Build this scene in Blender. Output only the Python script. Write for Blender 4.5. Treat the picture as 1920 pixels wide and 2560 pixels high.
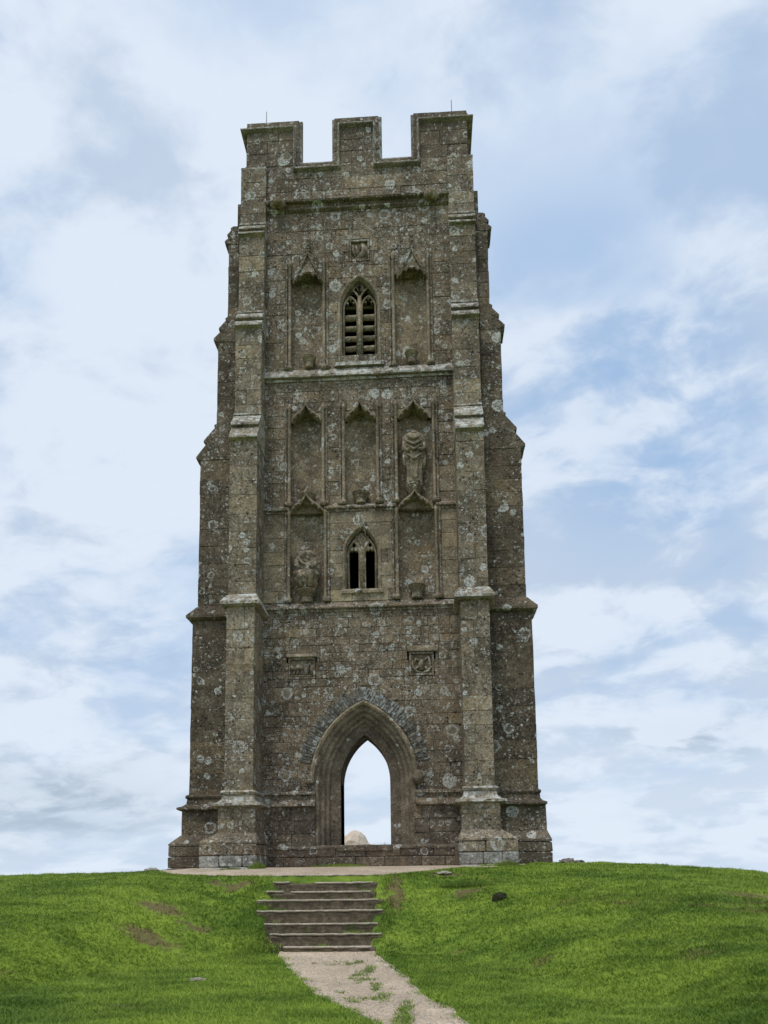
import bpy, math, random
import numpy as np
from mathutils import Vector, noise as mnoise
R = math.radians
rnd = random.Random(11)
scene = bpy.context.scene
for o in list(bpy.data.objects): bpy.data.objects.remove(o)
COL = scene.collection

# ------------------------------------------------------------------ camera
cd = bpy.data.cameras.new('camera'); cam = bpy.data.objects.new('camera', cd); COL.objects.link(cam)
cd.sensor_width = 36; cd.sensor_fit = 'AUTO'; cd.lens = 28.09
cd.shift_y = 0.2416; cd.clip_start = 0.1; cd.clip_end = 3000
cam.location = (1.6483, -20.0, 0.1)
from mathutils import Matrix
cam.rotation_euler = (Matrix.Rotation(0.0539, 3, 'Z') @ Matrix.Rotation(math.pi/2 + 0.1341, 3, 'X') @ Matrix.Rotation(-0.0124, 3, 'Z')).to_euler()
scene.camera = cam

# ------------------------------------------------------------------ sky and sun (bright overcast day)
SUN_EL, SUN_AZ = R(64), R(-24)          # azimuth measured from the facade's outward direction, negative = to the left
sun_dir = Vector((math.sin(SUN_AZ)*math.cos(SUN_EL), -math.cos(SUN_AZ)*math.cos(SUN_EL), math.sin(SUN_EL)))
sd = bpy.data.lights.new('sun', 'SUN'); sun = bpy.data.objects.new('sun', sd); COL.objects.link(sun)
sd.energy = 1.5; sd.angle = R(18); sd.color = (1.0, 0.96, 0.9)
sun.rotation_euler = sun_dir.to_track_quat('Z', 'Y').to_euler()
sun.location = (0, -30, 40)

world = bpy.data.worlds.new('World'); scene.world = world; world.use_nodes = True
NT = world.node_tree; NT.nodes.clear()

class G:
    """small node-graph helper"""
    def __init__(s, nt): s.nt = nt
    def n(s, t, **kw):
        nd = s.nt.nodes.new(t)
        for k, v in kw.items(): setattr(nd, k, v)
        return nd
    def put(s, sock, v):
        if v is None: return
        if isinstance(v, bpy.types.NodeSocket): s.nt.links.new(v, sock)
        else: sock.default_value = v
    def math(s, op, a, b=None, c=None, clamp=False):
        nd = s.n('ShaderNodeMath', operation=op, use_clamp=clamp)
        s.put(nd.inputs[0], a); s.put(nd.inputs[1], b); s.put(nd.inputs[2], c)
        return nd.outputs[0]
    def vmath(s, op, a, b=None, scale=None):
        nd = s.n('ShaderNodeVectorMath', operation=op)
        s.put(nd.inputs[0], a); s.put(nd.inputs[1], b)
        if scale is not None: s.put(nd.inputs['Scale'], scale)
        return nd.outputs[0]
    def noise(s, vec, scale, detail=4, rough=.55, dist=0., out='Fac'):
        nd = s.n('ShaderNodeTexNoise')
        s.put(nd.inputs['Vector'], vec); nd.inputs['Scale'].default_value = scale
        nd.inputs['Detail'].default_value = detail; nd.inputs['Roughness'].default_value = rough
        nd.inputs['Distortion'].default_value = dist
        return nd.outputs[out]
    def vor(s, vec, scale, feature='F1', rand=1.):
        nd = s.n('ShaderNodeTexVoronoi', feature=feature)
        s.put(nd.inputs['Vector'], vec); nd.inputs['Scale'].default_value = scale
        nd.inputs['Randomness'].default_value = rand
        return nd
    def ss(s, v, lo, hi, a=0., b=1.):
        nd = s.n('ShaderNodeMapRange', interpolation_type='SMOOTHSTEP')
        s.put(nd.inputs['Value'], v); s.put(nd.inputs['From Min'], lo); s.put(nd.inputs['From Max'], hi)
        s.put(nd.inputs['To Min'], a); s.put(nd.inputs['To Max'], b)
        return nd.outputs['Result']
    def mix(s, f, a, b, blend='MIX'):
        nd = s.n('ShaderNodeMix', data_type='RGBA', blend_type=blend)
        s.put(nd.inputs[0], f)
        for sock, v in ((nd.inputs[6], a), (nd.inputs[7], b)):
            if isinstance(v, tuple) and len(v) == 3: v = (*v, 1)
            s.put(sock, v)
        return nd.outputs[2]
    def map(s, vec, loc=(0,0,0), rot=(0,0,0), scale=(1,1,1)):
        nd = s.n('ShaderNodeMapping')
        s.put(nd.inputs['Vector'], vec); nd.inputs['Location'].default_value = loc
        nd.inputs['Rotation'].default_value = rot; nd.inputs['Scale'].default_value = scale
        return nd.outputs[0]

g = G(NT)
sky = g.n('ShaderNodeTexSky', sky_type='NISHITA', sun_disc=False, sun_elevation=SUN_EL)
sky.sun_rotation = math.atan2(sun_dir.x, sun_dir.y)
sky.air_density = 1.0; sky.dust_density = 1.5; sky.ozone_density = 1.2
tc = g.n('ShaderNodeTexCoord').outputs['Generated']
sep = g.n('ShaderNodeSeparateXYZ'); g.put(sep.inputs[0], tc)
zc = g.math('MAXIMUM', sep.outputs[2], .02)
comb = g.n('ShaderNodeCombineXYZ')
g.put(comb.inputs[0], sep.outputs[0]); g.put(comb.inputs[1], sep.outputs[1]); g.put(comb.inputs[2], zc)
g.put(sky.inputs['Vector'], comb.outputs[0])
zl_ = g.math('MAXIMUM', sep.outputs[2], -.12)
den = g.math('ADD', zl_, .34)
cx_ = g.math('DIVIDE', sep.outputs[0], den); cy_ = g.math('DIVIDE', sep.outputs[1], den)
cv = g.n('ShaderNodeCombineXYZ'); g.put(cv.inputs[0], cx_); g.put(cv.inputs[1], cy_)
cvec = cv.outputs[0]
warp = g.noise(cvec, 2.4, 3, .5, out='Color')
cw = g.vmath('ADD', cvec, g.vmath('SCALE', g.vmath('SUBTRACT', warp, (.5, .5, .5)), scale=.20))
cm = g.map(cw, loc=(3.1, 1.7, 0), rot=(0, 0, R(35)), scale=(1.0, 1.12, 1))
n_big = g.noise(cm, 2.3, 8, .54)
n_mid = g.noise(g.map(cw, loc=(7.3, 2.2, 4), rot=(0, 0, R(28)), scale=(1.0, 1.2, 1)), 4.6, 9, .57)
n_soft = g.noise(g.map(cvec, loc=(1.3, 9.2, 2)), .9, 4, .5)
blue = g.ss(g.math('ADD', g.math('MULTIPLY', n_big, .75), g.math('MULTIPLY', n_mid, .25)), .40, .54, 1, 0)   # clear gaps
grey = g.ss(g.math('ADD', g.math('MULTIPLY', n_mid, .65), g.math('MULTIPLY', n_soft, .35)), .43, .545)
K = 10.0
cl_dark = (.52*K, .625*K, .775*K); cl_light = (.715*K, .798*K, .91*K)
cloud = g.mix(grey, cl_dark, cl_light)
skycol = g.mix(.75, sky.outputs[0], (.36*K, .57*K, .88*K))
def blob_dir(u, t, su, st, lo, hi):
    c = Vector((u-.054, 1+.054*u, t)).normalized()
    d = g.vmath('MULTIPLY', g.vmath('SUBTRACT', g.vmath('ADD', tc, g.vmath('SCALE', g.vmath('SUBTRACT', warp, (.5, .5, .5)), scale=.10)), tuple(c)), (1/su, 1/su, 1/st))
    ln = g.n('ShaderNodeVectorMath', operation='LENGTH'); g.put(ln.inputs[0], d)
    return g.ss(ln.outputs['Value'], lo, hi, 1, 0)
gap_r = g.math('MULTIPLY', blob_dir(.33, .60, .17, .20, .35, 1.25), g.ss(n_mid, .40, .56, 1, .15))
gap_s = g.math('MULTIPLY', blob_dir(.24, .80, .14, .07, .2, 1.2), g.ss(n_big, .42, .56, .9, .1))
rain_l = g.math('MULTIPLY', blob_dir(-.46, .100, .22, .055, .3, 1.25), g.ss(n_mid, .40, .60, 1, .35))
rain_r = g.math('MULTIPLY', blob_dir(.42, .17, .14, .035, .2, 1.2), g.ss(n_mid, .40, .54, .7, .1))
low = g.ss(zc, .02, .30, .55, 0)
skymix = g.mix(g.math('MULTIPLY', blue, .42), cloud, skycol)
skymix = g.mix(g.math('MULTIPLY', low, .8), skymix, (.74*K, .83*K, .93*K))
skymix = g.mix(g.math('MULTIPLY', g.math('MAXIMUM', gap_r, gap_s), .62), skymix, skycol)
skymix = g.mix(g.math('MULTIPLY', g.math('MAXIMUM', rain_l, rain_r), .75), skymix, (.36*K, .455*K, .56*K))
bg = g.n('ShaderNodeBackground'); bg.inputs['Strength'].default_value = .084
g.put(bg.inputs['Color'], skymix)
wo = g.n('ShaderNodeOutputWorld'); NT.links.new(bg.outputs[0], wo.inputs['Surface'])

scene.render.engine = 'CYCLES'
scene.view_settings.view_transform = 'Standard'; scene.view_settings.look = 'None'
scene.view_settings.exposure = 0.3; scene.view_settings.gamma = 1.0
scene.view_settings.use_curve_mapping = False
scene.render.resolution_x = 768; scene.render.resolution_y = 1024

# ------------------------------------------------------------------ materials
def newmat(name):
    m = bpy.data.materials.new(name); m.use_nodes = True
    nt = m.node_tree; nt.nodes.clear()
    gg = G(nt)
    b = gg.n('ShaderNodeBsdfPrincipled'); o = gg.n('ShaderNodeOutputMaterial')
    nt.links.new(b.outputs[0], o.inputs['Surface'])
    b.inputs['Roughness'].default_value = .93
    b.inputs['Specular IOR Level'].default_value = .2
    return m, gg, b

def bump(gg, b, h, strength, dist):
    nd = gg.n('ShaderNodeBump'); nd.inputs['Strength'].default_value = strength
    nd.inputs['Distance'].default_value = dist
    gg.put(nd.inputs['Height'], h); gg.put(b.inputs['Normal'], nd.outputs[0])

def stone_mat(name, c_a, c_b, lichen=1., crust=0., pit=1., pale=(.58, .57, .52), bumpd=.03):
    """weathered limestone: mottled, pitted, spotted with ring-shaped lichens"""
    m, q, b = newmat(name)
    pos = q.n('ShaderNodeNewGeometry').outputs['Position']
    at = q.n('ShaderNodeAttribute', attribute_name='tint').outputs['Fac']
    big = q.noise(pos, .55, 4, .6)
    mid = q.noise(pos, 3.1, 6, .65)
    fine = q.noise(pos, 17, 6, .72)
    grit = q.noise(pos, 55, 4, .7)
    col = q.mix(q.ss(q.math('ADD', q.math('MULTIPLY', big, .6), q.math('MULTIPLY', mid, .4)), .40, .62), c_a, c_b)
    ochre = q.ss(q.noise(q.map(pos, loc=(5, 3, 9)), 1.3, 5, .65), .54, .70)
    col = q.mix(q.math('MULTIPLY', ochre, .25), col, (c_b[0]*1.25, c_b[1]*1.06, c_b[2]*.72))
    col = q.mix(q.math('MULTIPLY', q.ss(at, .78, .95), .30), col, (c_b[0]*1.35, c_b[1]*1.28, c_b[2]*1.02))
    col = q.mix(q.math('MULTIPLY', q.ss(at, -.95, -.82, 1, 0), .4), col, (c_a[0]*.72, c_a[1]*.74, c_a[2]*.76))
    # value mottling
    v = q.math('ADD', q.ss(fine, .33, .67, .60, 1.38), q.ss(grit, .34, .66, -.22, .22))
    v = q.math('MULTIPLY', v, q.math('ADD', 1.0, q.math('MULTIPLY', at, .18)))
    v = q.math('MULTIPLY', v, q.math('MULTIPLY', q.ss(mid, .36, .64, .86, 1.14), q.ss(q.noise(q.map(pos, loc=(8, 2, 3), scale=(1, 1, .45)), 1.1, 5, .65), .36, .60, .82, 1.06)))
    col = q.mix(1.0, col, q.n('ShaderNodeCombineColor').outputs[0], 'MULTIPLY')
    cc = col.node.inputs[7].links[0].from_node
    for i in range(3): q.put(cc.inputs[i], v)
    # pits
    pv = q.vor(q.vmath('ADD', pos, q.vmath('SCALE', q.noise(pos, 30, 2, .5, out='Color'), scale=.03)), 15)
    pmask = q.ss(q.noise(q.map(pos, loc=(2, 8, 1)), 2.2, 4, .6), .42, .60)
    pits = q.math('MULTIPLY', q.ss(pv.outputs['Distance'], .16, .34, 1, 0), pmask)
    pv2 = q.vor(q.vmath('ADD', q.map(pos, loc=(4, 9, 2)), q.vmath('SCALE', q.noise(pos, 14, 3, .6, out='Color'), scale=.09)), 6.5)
    pits = q.math('MAXIMUM', pits, q.math('MULTIPLY', q.ss(pv2.outputs['Distance'], .13, .26, 1, 0), q.ss(q.noise(q.map(pos, loc=(7, 1, 6)), 1.7, 4, .6), .44, .58)))
    pits = q.math('MULTIPLY', pits, pit)
    col = q.mix(q.math('MULTIPLY', pits, .82), col, (.016, .014, .011))
    # lichens: rosettes of three sizes
    wob = q.vmath('SCALE', q.vmath('SUBTRACT', q.noise(pos, 9, 3, .6, out='Color'), (.5, .5, .5)), scale=.13)
    lp = q.vmath('ADD', pos, wob)
    zone = q.noise(q.map(pos, loc=(11, 4, 7)), .85, 4, .6)
    total = None
    for sc, rmax, keep, amp, off in ((2.1, .40, .50, 1., 0.), (4.4, .46, .46, 1., 13.), (9.5, .50, .46, .9, 29.), (19., .52, .50, .85, 41.)):
        vo = q.vor(q.map(lp, loc=(off, off*.7, off*.3)), sc)
        sr = q.n('ShaderNodeSeparateColor'); q.put(sr.inputs[0], vo.outputs['Color'])
        alive = q.ss(q.math('ADD', sr.outputs[0], q.math('MULTIPLY', q.math('SUBTRACT', zone, .5), 1.1)), 1-keep*lichen, 1-keep*lichen+.02)
        rad = q.math('ADD', q.math('MULTIPLY', sr.outputs[1], rmax*.6), rmax*.4)
        rr = q.math('DIVIDE', vo.outputs['Distance'], rad)
        disc = q.ss(rr, .82, 1.02, 1, 0)
        ring = q.math('MULTIPLY', q.ss(rr, .50, .82), disc)
        solid = q.ss(sr.outputs[2], .62, .66)
        body = q.math('ADD', q.math('MULTIPLY', disc, q.math('ADD', .07, q.math('MULTIPLY', solid, .75))), q.math('MULTIPLY', ring, .85), clamp=True)
        val = q.math('MULTIPLY', q.math('MULTIPLY', body, alive), amp)
        total = val if total is None else q.math('MAXIMUM', total, val)
    total = q.math('MULTIPLY', total, q.ss(q.noise(pos, 22, 5, .8), .42, .55, .05, 1))
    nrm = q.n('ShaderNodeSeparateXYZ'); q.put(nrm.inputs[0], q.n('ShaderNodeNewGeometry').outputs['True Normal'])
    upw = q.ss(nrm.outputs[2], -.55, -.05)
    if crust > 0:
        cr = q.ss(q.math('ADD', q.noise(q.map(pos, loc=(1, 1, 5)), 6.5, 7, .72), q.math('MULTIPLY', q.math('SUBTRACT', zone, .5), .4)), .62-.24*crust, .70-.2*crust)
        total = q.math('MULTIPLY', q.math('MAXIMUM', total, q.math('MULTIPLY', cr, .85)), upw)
    patch = q.math('MULTIPLY', q.ss(q.noise(q.map(pos, loc=(21, 6, 2)), 13, 7, .75), .565, .62), q.ss(zone, .42, .58))
    total = q.math('MAXIMUM', total, q.math('MULTIPLY', patch, .45*min(1, lichen)))
    lc = q.mix(q.ss(q.noise(pos, 5, 2), .4, .6), pale, (pale[0]*.80, pale[1]*.86, pale[2]*.86))
    col = q.mix(total, col, lc)
    q.put(b.inputs['Base Color'], col)
    h = q.math('ADD', q.math('MULTIPLY', fine, .55), q.math('MULTIPLY', grit, .25))
    h = q.math('ADD', h, q.math('MULTIPLY', mid, .6))
    h = q.math('SUBTRACT', h, q.math('MULTIPLY', pits, .6))
    h = q.math('ADD', h, q.math('MULTIPLY', total, .12))
    bump(q, b, h, .9, bumpd)
    return m

M_wall   = stone_mat('weathered_limestone', (.126, .096, .064), (.192, .150, .099), 1.05)
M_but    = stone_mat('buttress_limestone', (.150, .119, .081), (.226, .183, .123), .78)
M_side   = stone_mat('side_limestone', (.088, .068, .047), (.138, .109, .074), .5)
M_smooth = stone_mat('dressed_limestone', (.190, .151, .101), (.268, .218, .146), .35, pit=.35, bumpd=.018)
M_niche  = stone_mat('niche_limestone', (.150, .116, .076), (.222, .176, .115), .6, pit=.6, bumpd=.02)
M_door   = stone_mat('doorway_limestone', (.138, .112, .080), (.205, .168, .118), .2, pit=.3, bumpd=.015)
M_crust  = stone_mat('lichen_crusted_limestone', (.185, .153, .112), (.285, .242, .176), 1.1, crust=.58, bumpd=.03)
M_dark   = stone_mat('dark_base_stone', (.105, .083, .06), (.16, .128, .09), .4, pit=.6)
M_grey   = stone_mat('grey_base_stone', (.20, .19, .165), (.29, .275, .24), .5, crust=.3, pit=.5)
M_lias   = stone_mat('blue_lias_rubble', (.090, .080, .063), (.158, .145, .118), 1.1, crust=.36, pit=.4, pale=(.45, .46, .44))
M_core   = stone_mat('mortar_core', (.105, .084, .06), (.155, .126, .09), .2, pit=.4)
M_statue = stone_mat('carved_statue_stone', (.165, .132, .092), (.27, .222, .152), .25, pit=.3, bumpd=.02)
M_para   = stone_mat('parapet_stone', (.105, .081, .056), (.150, .117, .079), .6, pit=.4, bumpd=.02)

M_cope   = stone_mat('coping_stone', (.150, .128, .098), (.22, .19, .145), 1.0, crust=.3, pit=.4, bumpd=.02)
def simple_mat(name, ca, cb, scale, rough=.95, bd=.02, detail=6, metal=0.):
    m, q, b = newmat(name)
    pos = q.n('ShaderNodeNewGeometry').outputs['Position']
    f = q.ss(q.noise(pos, scale, detail, .7), .32, .68)
    f2 = q.ss(q.noise(pos, scale*5, 4, .7), .3, .7, .75, 1.25)
    col = q.mix(f, ca, cb)
    cc = q.n('ShaderNodeCombineColor')
    for i in range(3): q.put(cc.inputs[i], f2)
    q.put(b.inputs['Base Color'], q.mix(1., col, cc.outputs[0], 'MULTIPLY'))
    b.inputs['Roughness'].default_value = rough; b.inputs['Metallic'].default_value = metal
    bump(q, b, q.math('ADD', f, q.math('MULTIPLY', f2, .4)), .7, bd)
    return m
M_metal = simple_mat('dull_rod_metal', (.10, .10, .10), (.16, .16, .16), 8, .6, .002, metal=.6)
M_tread = simple_mat('worn_tread_stone', (.34, .29, .22), (.50, .44, .35), 6, bd=.012)
M_riser = simple_mat('earthy_step_riser', (.085, .067, .045), (.185, .145, .10), 9, bd=.03)
def riser_moss():
    m = M_riser; q = G(m.node_tree); b = [n for n in m.node_tree.nodes if n.type == 'BSDF_PRINCIPLED'][0]
    pos = q.n('ShaderNodeNewGeometry').outputs['Position']
    old = b.inputs['Base Color'].links[0].from_socket
    f = q.ss(q.noise(q.map(pos, loc=(3, 3, 3)), 2.3, 5, .7), .54, .66)
    q.put(b.inputs['Base Color'], q.mix(q.math('MULTIPLY', f, .7), old, (.055, .085, .018)))
riser_moss()
M_sand  = simple_mat('sandy_boulder_stone', (.56, .45, .35), (.66, .55, .43), 3, bd=.02)
M_soil  = simple_mat('dark_soil', (.022, .024, .010), (.042, .044, .018), 26, bd=.03)
M_rock  = simple_mat('grey_rock', (.12, .105, .085), (.26, .235, .19), 7, bd=.03)
M_pale  = simple_mat('pale_flat_rock', (.30, .27, .22), (.42, .38, .32), 7, bd=.02)

def gravel_mat():
    m, q, b = newmat('gravel')
    pos = q.n('ShaderNodeNewGeometry').outputs['Position']
    st = q.map(pos, scale=(1, .45, 1))
    big = q.noise(pos, .9, 5, .6); mid = q.noise(st, 6, 6, .7); fine = q.noise(pos, 42, 4, .75)
    col = q.mix(q.ss(big, .35, .65), (.425, .335, .245), (.535, .43, .32))
    col = q.mix(q.math('MULTIPLY', q.ss(mid, .54, .70), .5), col, (.27, .21, .15))
    v = q.vor(pos, 34)
    sr = q.n('ShaderNodeSeparateColor'); q.put(sr.inputs[0], v.outputs['Color'])
    vv = q.math('MULTIPLY', q.ss(fine, .3, .7, .72, 1.22), q.math('ADD', .8, q.math('MULTIPLY', sr.outputs[0], .4)))
    cc = q.n('ShaderNodeCombineColor')
    for i in range(3): q.put(cc.inputs[i], vv)
    q.put(b.inputs['Base Color'], q.mix(1., col, cc.outputs[0], 'MULTIPLY'))
    bump(q, b, q.math('ADD', q.math('MULTIPLY', fine, .6), q.math('SUBTRACT', 1, v.outputs['Distance'])), .6, .012)
    return m
M_gravel = gravel_mat()

def patches(q, pos):
    """shared colour patches of the turf"""
    p1 = q.noise(q.map(pos, scale=(.7, 1.0, 1)), .42, 5, .6)
    p2 = q.noise(q.map(pos, loc=(4, 2, 0), scale=(.45, 1.2, 1)), 1.7, 6, .65)
    p3 = q.noise(q.map(pos, loc=(9, 1, 0), scale=(.5, 1.3, 1)), 5.5, 4, .65)
    return p1, p2, p3
SPOTS = [(-3.2, -5.6, .50, .26), (-3.0, -6.7, .55, .24), (-2.5, -5.9, .30, .16), (-2.1, -4.25, .40, .17), (-2.6, -4.1, .3, .14), (2.3, -4.6, .36, .18), (7.0, -6.3, .6, .30), (1.0, -4.6, .16, .7), (1.95, -3.85, .35, .14), (-5.6, -7.4, .4, .15)]
def grass_mat(name, ground):
    m, q, b = newmat(name)
    pos = q.n('ShaderNodeNewGeometry').outputs['Position']
    p1, p2, p3 = patches(q, pos)
    f = q.math('ADD', q.math('MULTIPLY', p1, .42), q.math('ADD', q.math('MULTIPLY', p2, .36), q.math('MULTIPLY', p3, .22)))
    f = q.ss(f, .40, .60)
    col = q.mix(f, (.090, .165, .019), (.268, .372, .046))
    dry = q.math('MULTIPLY', q.ss(q.noise(q.map(pos, loc=(3, 7, 0), scale=(.5, 1.1, 1)), 1.05, 5, .7), .60, .72), .75)
    col = q.mix(dry, col, (.19, .165, .055))
    wv = q.vmath('ADD', pos, q.vmath('SCALE', q.vmath('SUBTRACT', q.noise(pos, 3.5, 5, .7, out='Color'), (.5, .5, .5)), scale=.9))
    spot = None
    for sx, sy, rx, ry in SPOTS:
        d = q.vmath('MULTIPLY', q.vmath('SUBTRACT', wv, (sx, sy, 0)), (1/rx, 1/ry, 0))
        ln = q.n('ShaderNodeVectorMath', operation='LENGTH'); q.put(ln.inputs[0], d)
        v_ = q.ss(ln.outputs['Value'], .5, 1.15, 1, 0)
        spot = v_ if spot is None else q.math('MAXIMUM', spot, v_)
    col = q.mix(q.math('MULTIPLY', spot, .85 if ground else .6), col, (.17, .115, .065))
    if ground:
        col = q.mix(.12, col, (.06, .06, .02))
        bump(q, b, q.noise(pos, 25, 5, .7), .8, .04)
    else:
        at = q.n('ShaderNodeAttribute', attribute_name='shade').outputs['Fac']
        cc = q.n('ShaderNodeCombineColor')
        vv = q.ss(at, 0, 1, .74, 1.28)
        for i in range(3): q.put(cc.inputs[i], vv)
        col = q.mix(1., col, cc.outputs[0], 'MULTIPLY')
        col = q.mix(q.ss(at, .93, .95, 0, .40), col, (.26, .24, .09))
        b.inputs['Roughness'].default_value = .6
        nv_ = q.vmath('NORMALIZE', q.vmath('ADD', q.vmath('SCALE', q.n('ShaderNodeNewGeometry').outputs['Normal'], scale=.7), (0, 0, .4)))
        q.put(b.inputs['Normal'], nv_)
        tr = q.n('ShaderNodeBsdfTranslucent'); q.put(tr.inputs['Color'], col)
        mx = q.n('ShaderNodeMixShader'); mx.inputs[0].default_value = .25
        q.nt.links.new(b.outputs[0], mx.inputs[1]); q.nt.links.new(tr.outputs[0], mx.inputs[2])
        out = [n_ for n_ in q.nt.nodes if n_.type == 'OUTPUT_MATERIAL'][0]; q.nt.links.new(mx.outputs[0], out.inputs['Surface'])
    q.put(b.inputs['Base Color'], col)
    return m
M_turf = grass_mat('turf', True); M_blade = grass_mat('grass_blades', False)

# ------------------------------------------------------------------ mesh helpers
ORG = {}
class MB:
    def __init__(s): s.v = []; s.f = []; s.t = []
    def add(s, vs, fs, tint=0.):
        o = len(s.v); s.v += [tuple(p) for p in vs]
        for f in fs: s.f.append(tuple(i+o for i in f)); s.t.append(tint)
    def box(s, x0, x1, y0, y1, z0, z1, tint=0.):
        v = [(x, y, z) for z in (z0, z1) for y in (y0, y1) for x in (x0, x1)]
        s.add(v, [(0,2,3,1),(4,5,7,6),(0,1,5,4),(2,6,7,3),(0,4,6,2),(1,3,7,5)], tint)
    def cbox(s, x0, x1, y0, y1, z0, z1, c=.015, tint=0., j=0.):
        """box with all edges chamfered"""
        ax = ((x0, x1), (y0, y1), (z0, z1)); idx = {}; vs = []
        for sx in (0, 1):
            for sy in (0, 1):
                for sz in (0, 1):
                    jj = [rnd.uniform(-j, j) for _ in range(3)]
                    for a in range(3):
                        p = [ax[0][sx], ax[1][sy], ax[2][sz]]
                        for k in range(3):
                            sg = (sx, sy, sz)[k]
                            if k != a: p[k] += c if sg == 0 else -c
                            p[k] += jj[k]
                        idx[(sx, sy, sz, a)] = len(vs); vs.append(p)
        fs = []
        def I(sx, sy, sz, a): return idx[(sx, sy, sz, a)]
        fs.append((I(0,0,0,0), I(0,0,1,0), I(0,1,1,0), I(0,1,0,0))); fs.append((I(1,0,0,0), I(1,1,0,0), I(1,1,1,0), I(1,0,1,0)))
        fs.append((I(0,0,0,1), I(1,0,0,1), I(1,0,1,1), I(0,0,1,1))); fs.append((I(0,1,0,1), I(0,1,1,1), I(1,1,1,1), I(1,1,0,1)))
        fs.append((I(0,0,0,2), I(0,1,0,2), I(1,1,0,2), I(1,0,0,2))); fs.append((I(0,0,1,2), I(1,0,1,2), I(1,1,1,2), I(0,1,1,2)))
        for sy in (0,1):
            for sz in (0,1): fs.append((I(0,sy,sz,1), I(1,sy,sz,1), I(1,sy,sz,2), I(0,sy,sz,2)))
        for sx in (0,1):
            for sz in (0,1): fs.append((I(sx,0,sz,0), I(sx,1,sz,0), I(sx,1,sz,2), I(sx,0,sz,2)))
        for sx in (0,1):
            for sy in (0,1): fs.append((I(sx,sy,0,0), I(sx,sy,1,0), I(sx,sy,1,1), I(sx,sy,0,1)))
        for sx in (0,1):
            for sy in (0,1):
                for sz in (0,1): fs.append((I(sx,sy,sz,0), I(sx,sy,sz,1), I(sx,sy,sz,2)))
        s.add(vs, fs, tint)
    def stone(s, quad, yf, yb, c=.012, tint=0., j=.004):
        """facing stone: quad = 4 (x,z) corners counter-clockwise seen from the front, front at yf, back at yb"""
        cx = sum(p[0] for p in quad)/4; cz = sum(p[1] for p in quad)/4
        outer = [(p[0]+rnd.uniform(-j, j), p[1]+rnd.uniform(-j, j)) for p in quad]
        vs = [(x, yb, z) for x, z in outer] + [(x, yf+c*.8, z) for x, z in outer]
        for x, z in outer:
            dx, dz = cx-x, cz-z
            vs.append((x+math.copysign(min(c*rnd.uniform(.6, 1.7), abs(dx)*.6), dx), yf+rnd.uniform(-j, j), z+math.copysign(min(c*rnd.uniform(.6, 1.7), abs(dz)*.6), dz)))
        n = len(quad)
        fs = [tuple(range(2*n, 3*n))]
        for i in range(n):
            k = (i+1) % n
            fs.append((i, k, n+k, n+i)); fs.append((n+i, n+k, 2*n+k, 2*n+i))
        s.add(vs, fs, tint)
    def prism(s, poly, axis, a0, a1, tint=0.):
        """extrude a polygon; axis 'x': poly=(y,z); 'y': poly=(x,z); 'z': poly=(x,y)"""
        n = len(poly)
        def P(p, a): return {'x': (a, p[0], p[1]), 'y': (p[0], a, p[1]), 'z': (p[0], p[1], a)}[axis]
        vs = [P(p, a0) for p in poly] + [P(p, a1) for p in poly]
        fs = [tuple(range(n))[::-1], tuple(range(n, 2*n))] + [(i, (i+1) % n, n+(i+1) % n, n+i) for i in range(n)]
        s.add(vs, fs, tint)
    def grid(s, rows, close_u=False, cap=False, tint=0.):
        """rows of equal length joined by quads"""
        n = len(rows[0]); vs = [p for r in rows for p in r]; fs = []
        for i in range(len(rows)-1):
            for k in range(n if close_u else n-1):
                k2 = (k+1) % n
                fs.append((i*n+k, i*n+k2, (i+1)*n+k2, (i+1)*n+k))
        if cap: fs.append(tuple(range(n))[::-1]); fs.append(tuple((len(rows)-1)*n+i for i in range(n)))
        s.add(vs, fs, tint)
    def tube(s, pts, r, n=8, tint=0.):
        rows = []
        for i, p in enumerate(pts):
            p = Vector(p); a = Vector(pts[max(0, i-1)]); b = Vector(pts[min(len(pts)-1, i+1)])
            t = (b-a).normalized(); u = t.cross(Vector((0, 1, 0)));
            if u.length < .1: u = t.cross(Vector((1, 0, 0)))
            u.normalize(); w = t.cross(u)
            rr = r[i] if isinstance(r, (list, tuple)) else r
            rows.append([p+(u*math.cos(2*math.pi*k/n)+w*math.sin(2*math.pi*k/n))*rr for k in range(n)])
        s.grid(rows, True, True, tint)
    def lathe(s, cx, cy, prof, n=12, a0=0., a1=2*math.pi, tint=0., sy=1.):
        full = abs(a1-a0-2*math.pi) < 1e-6
        m = n if full else n+1
        rows = [[(cx+r*math.cos(a0+(a1-a0)*k/n), cy+sy*r*math.sin(a0+(a1-a0)*k/n), z) for k in range(m)] for r, z in prof]
        s.grid(rows, full, True, tint)
    def blob(s, c, r, nu=12, nv=8, amp=.15, fr=6., seed=0., tint=0.):
        rows = []
        for i in range(nv+1):
            th = math.pi*(.02+.96*i/nv); row = []
            for k in range(nu):
                ph = 2*math.pi*k/nu
                d = Vector((math.sin(th)*math.cos(ph), math.sin(th)*math.sin(ph), -math.cos(th)))
                w = 1+amp*mnoise.noise(Vector((c[0], c[1], c[2]))*3+d*fr*.3+Vector((seed, 0, 0)))
                row.append((c[0]+d.x*r[0]*w, c[1]+d.y*r[1]*w, c[2]+d.z*r[2]*w))
            rows.append(row)
        s.grid(rows, True, True, tint)
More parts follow.
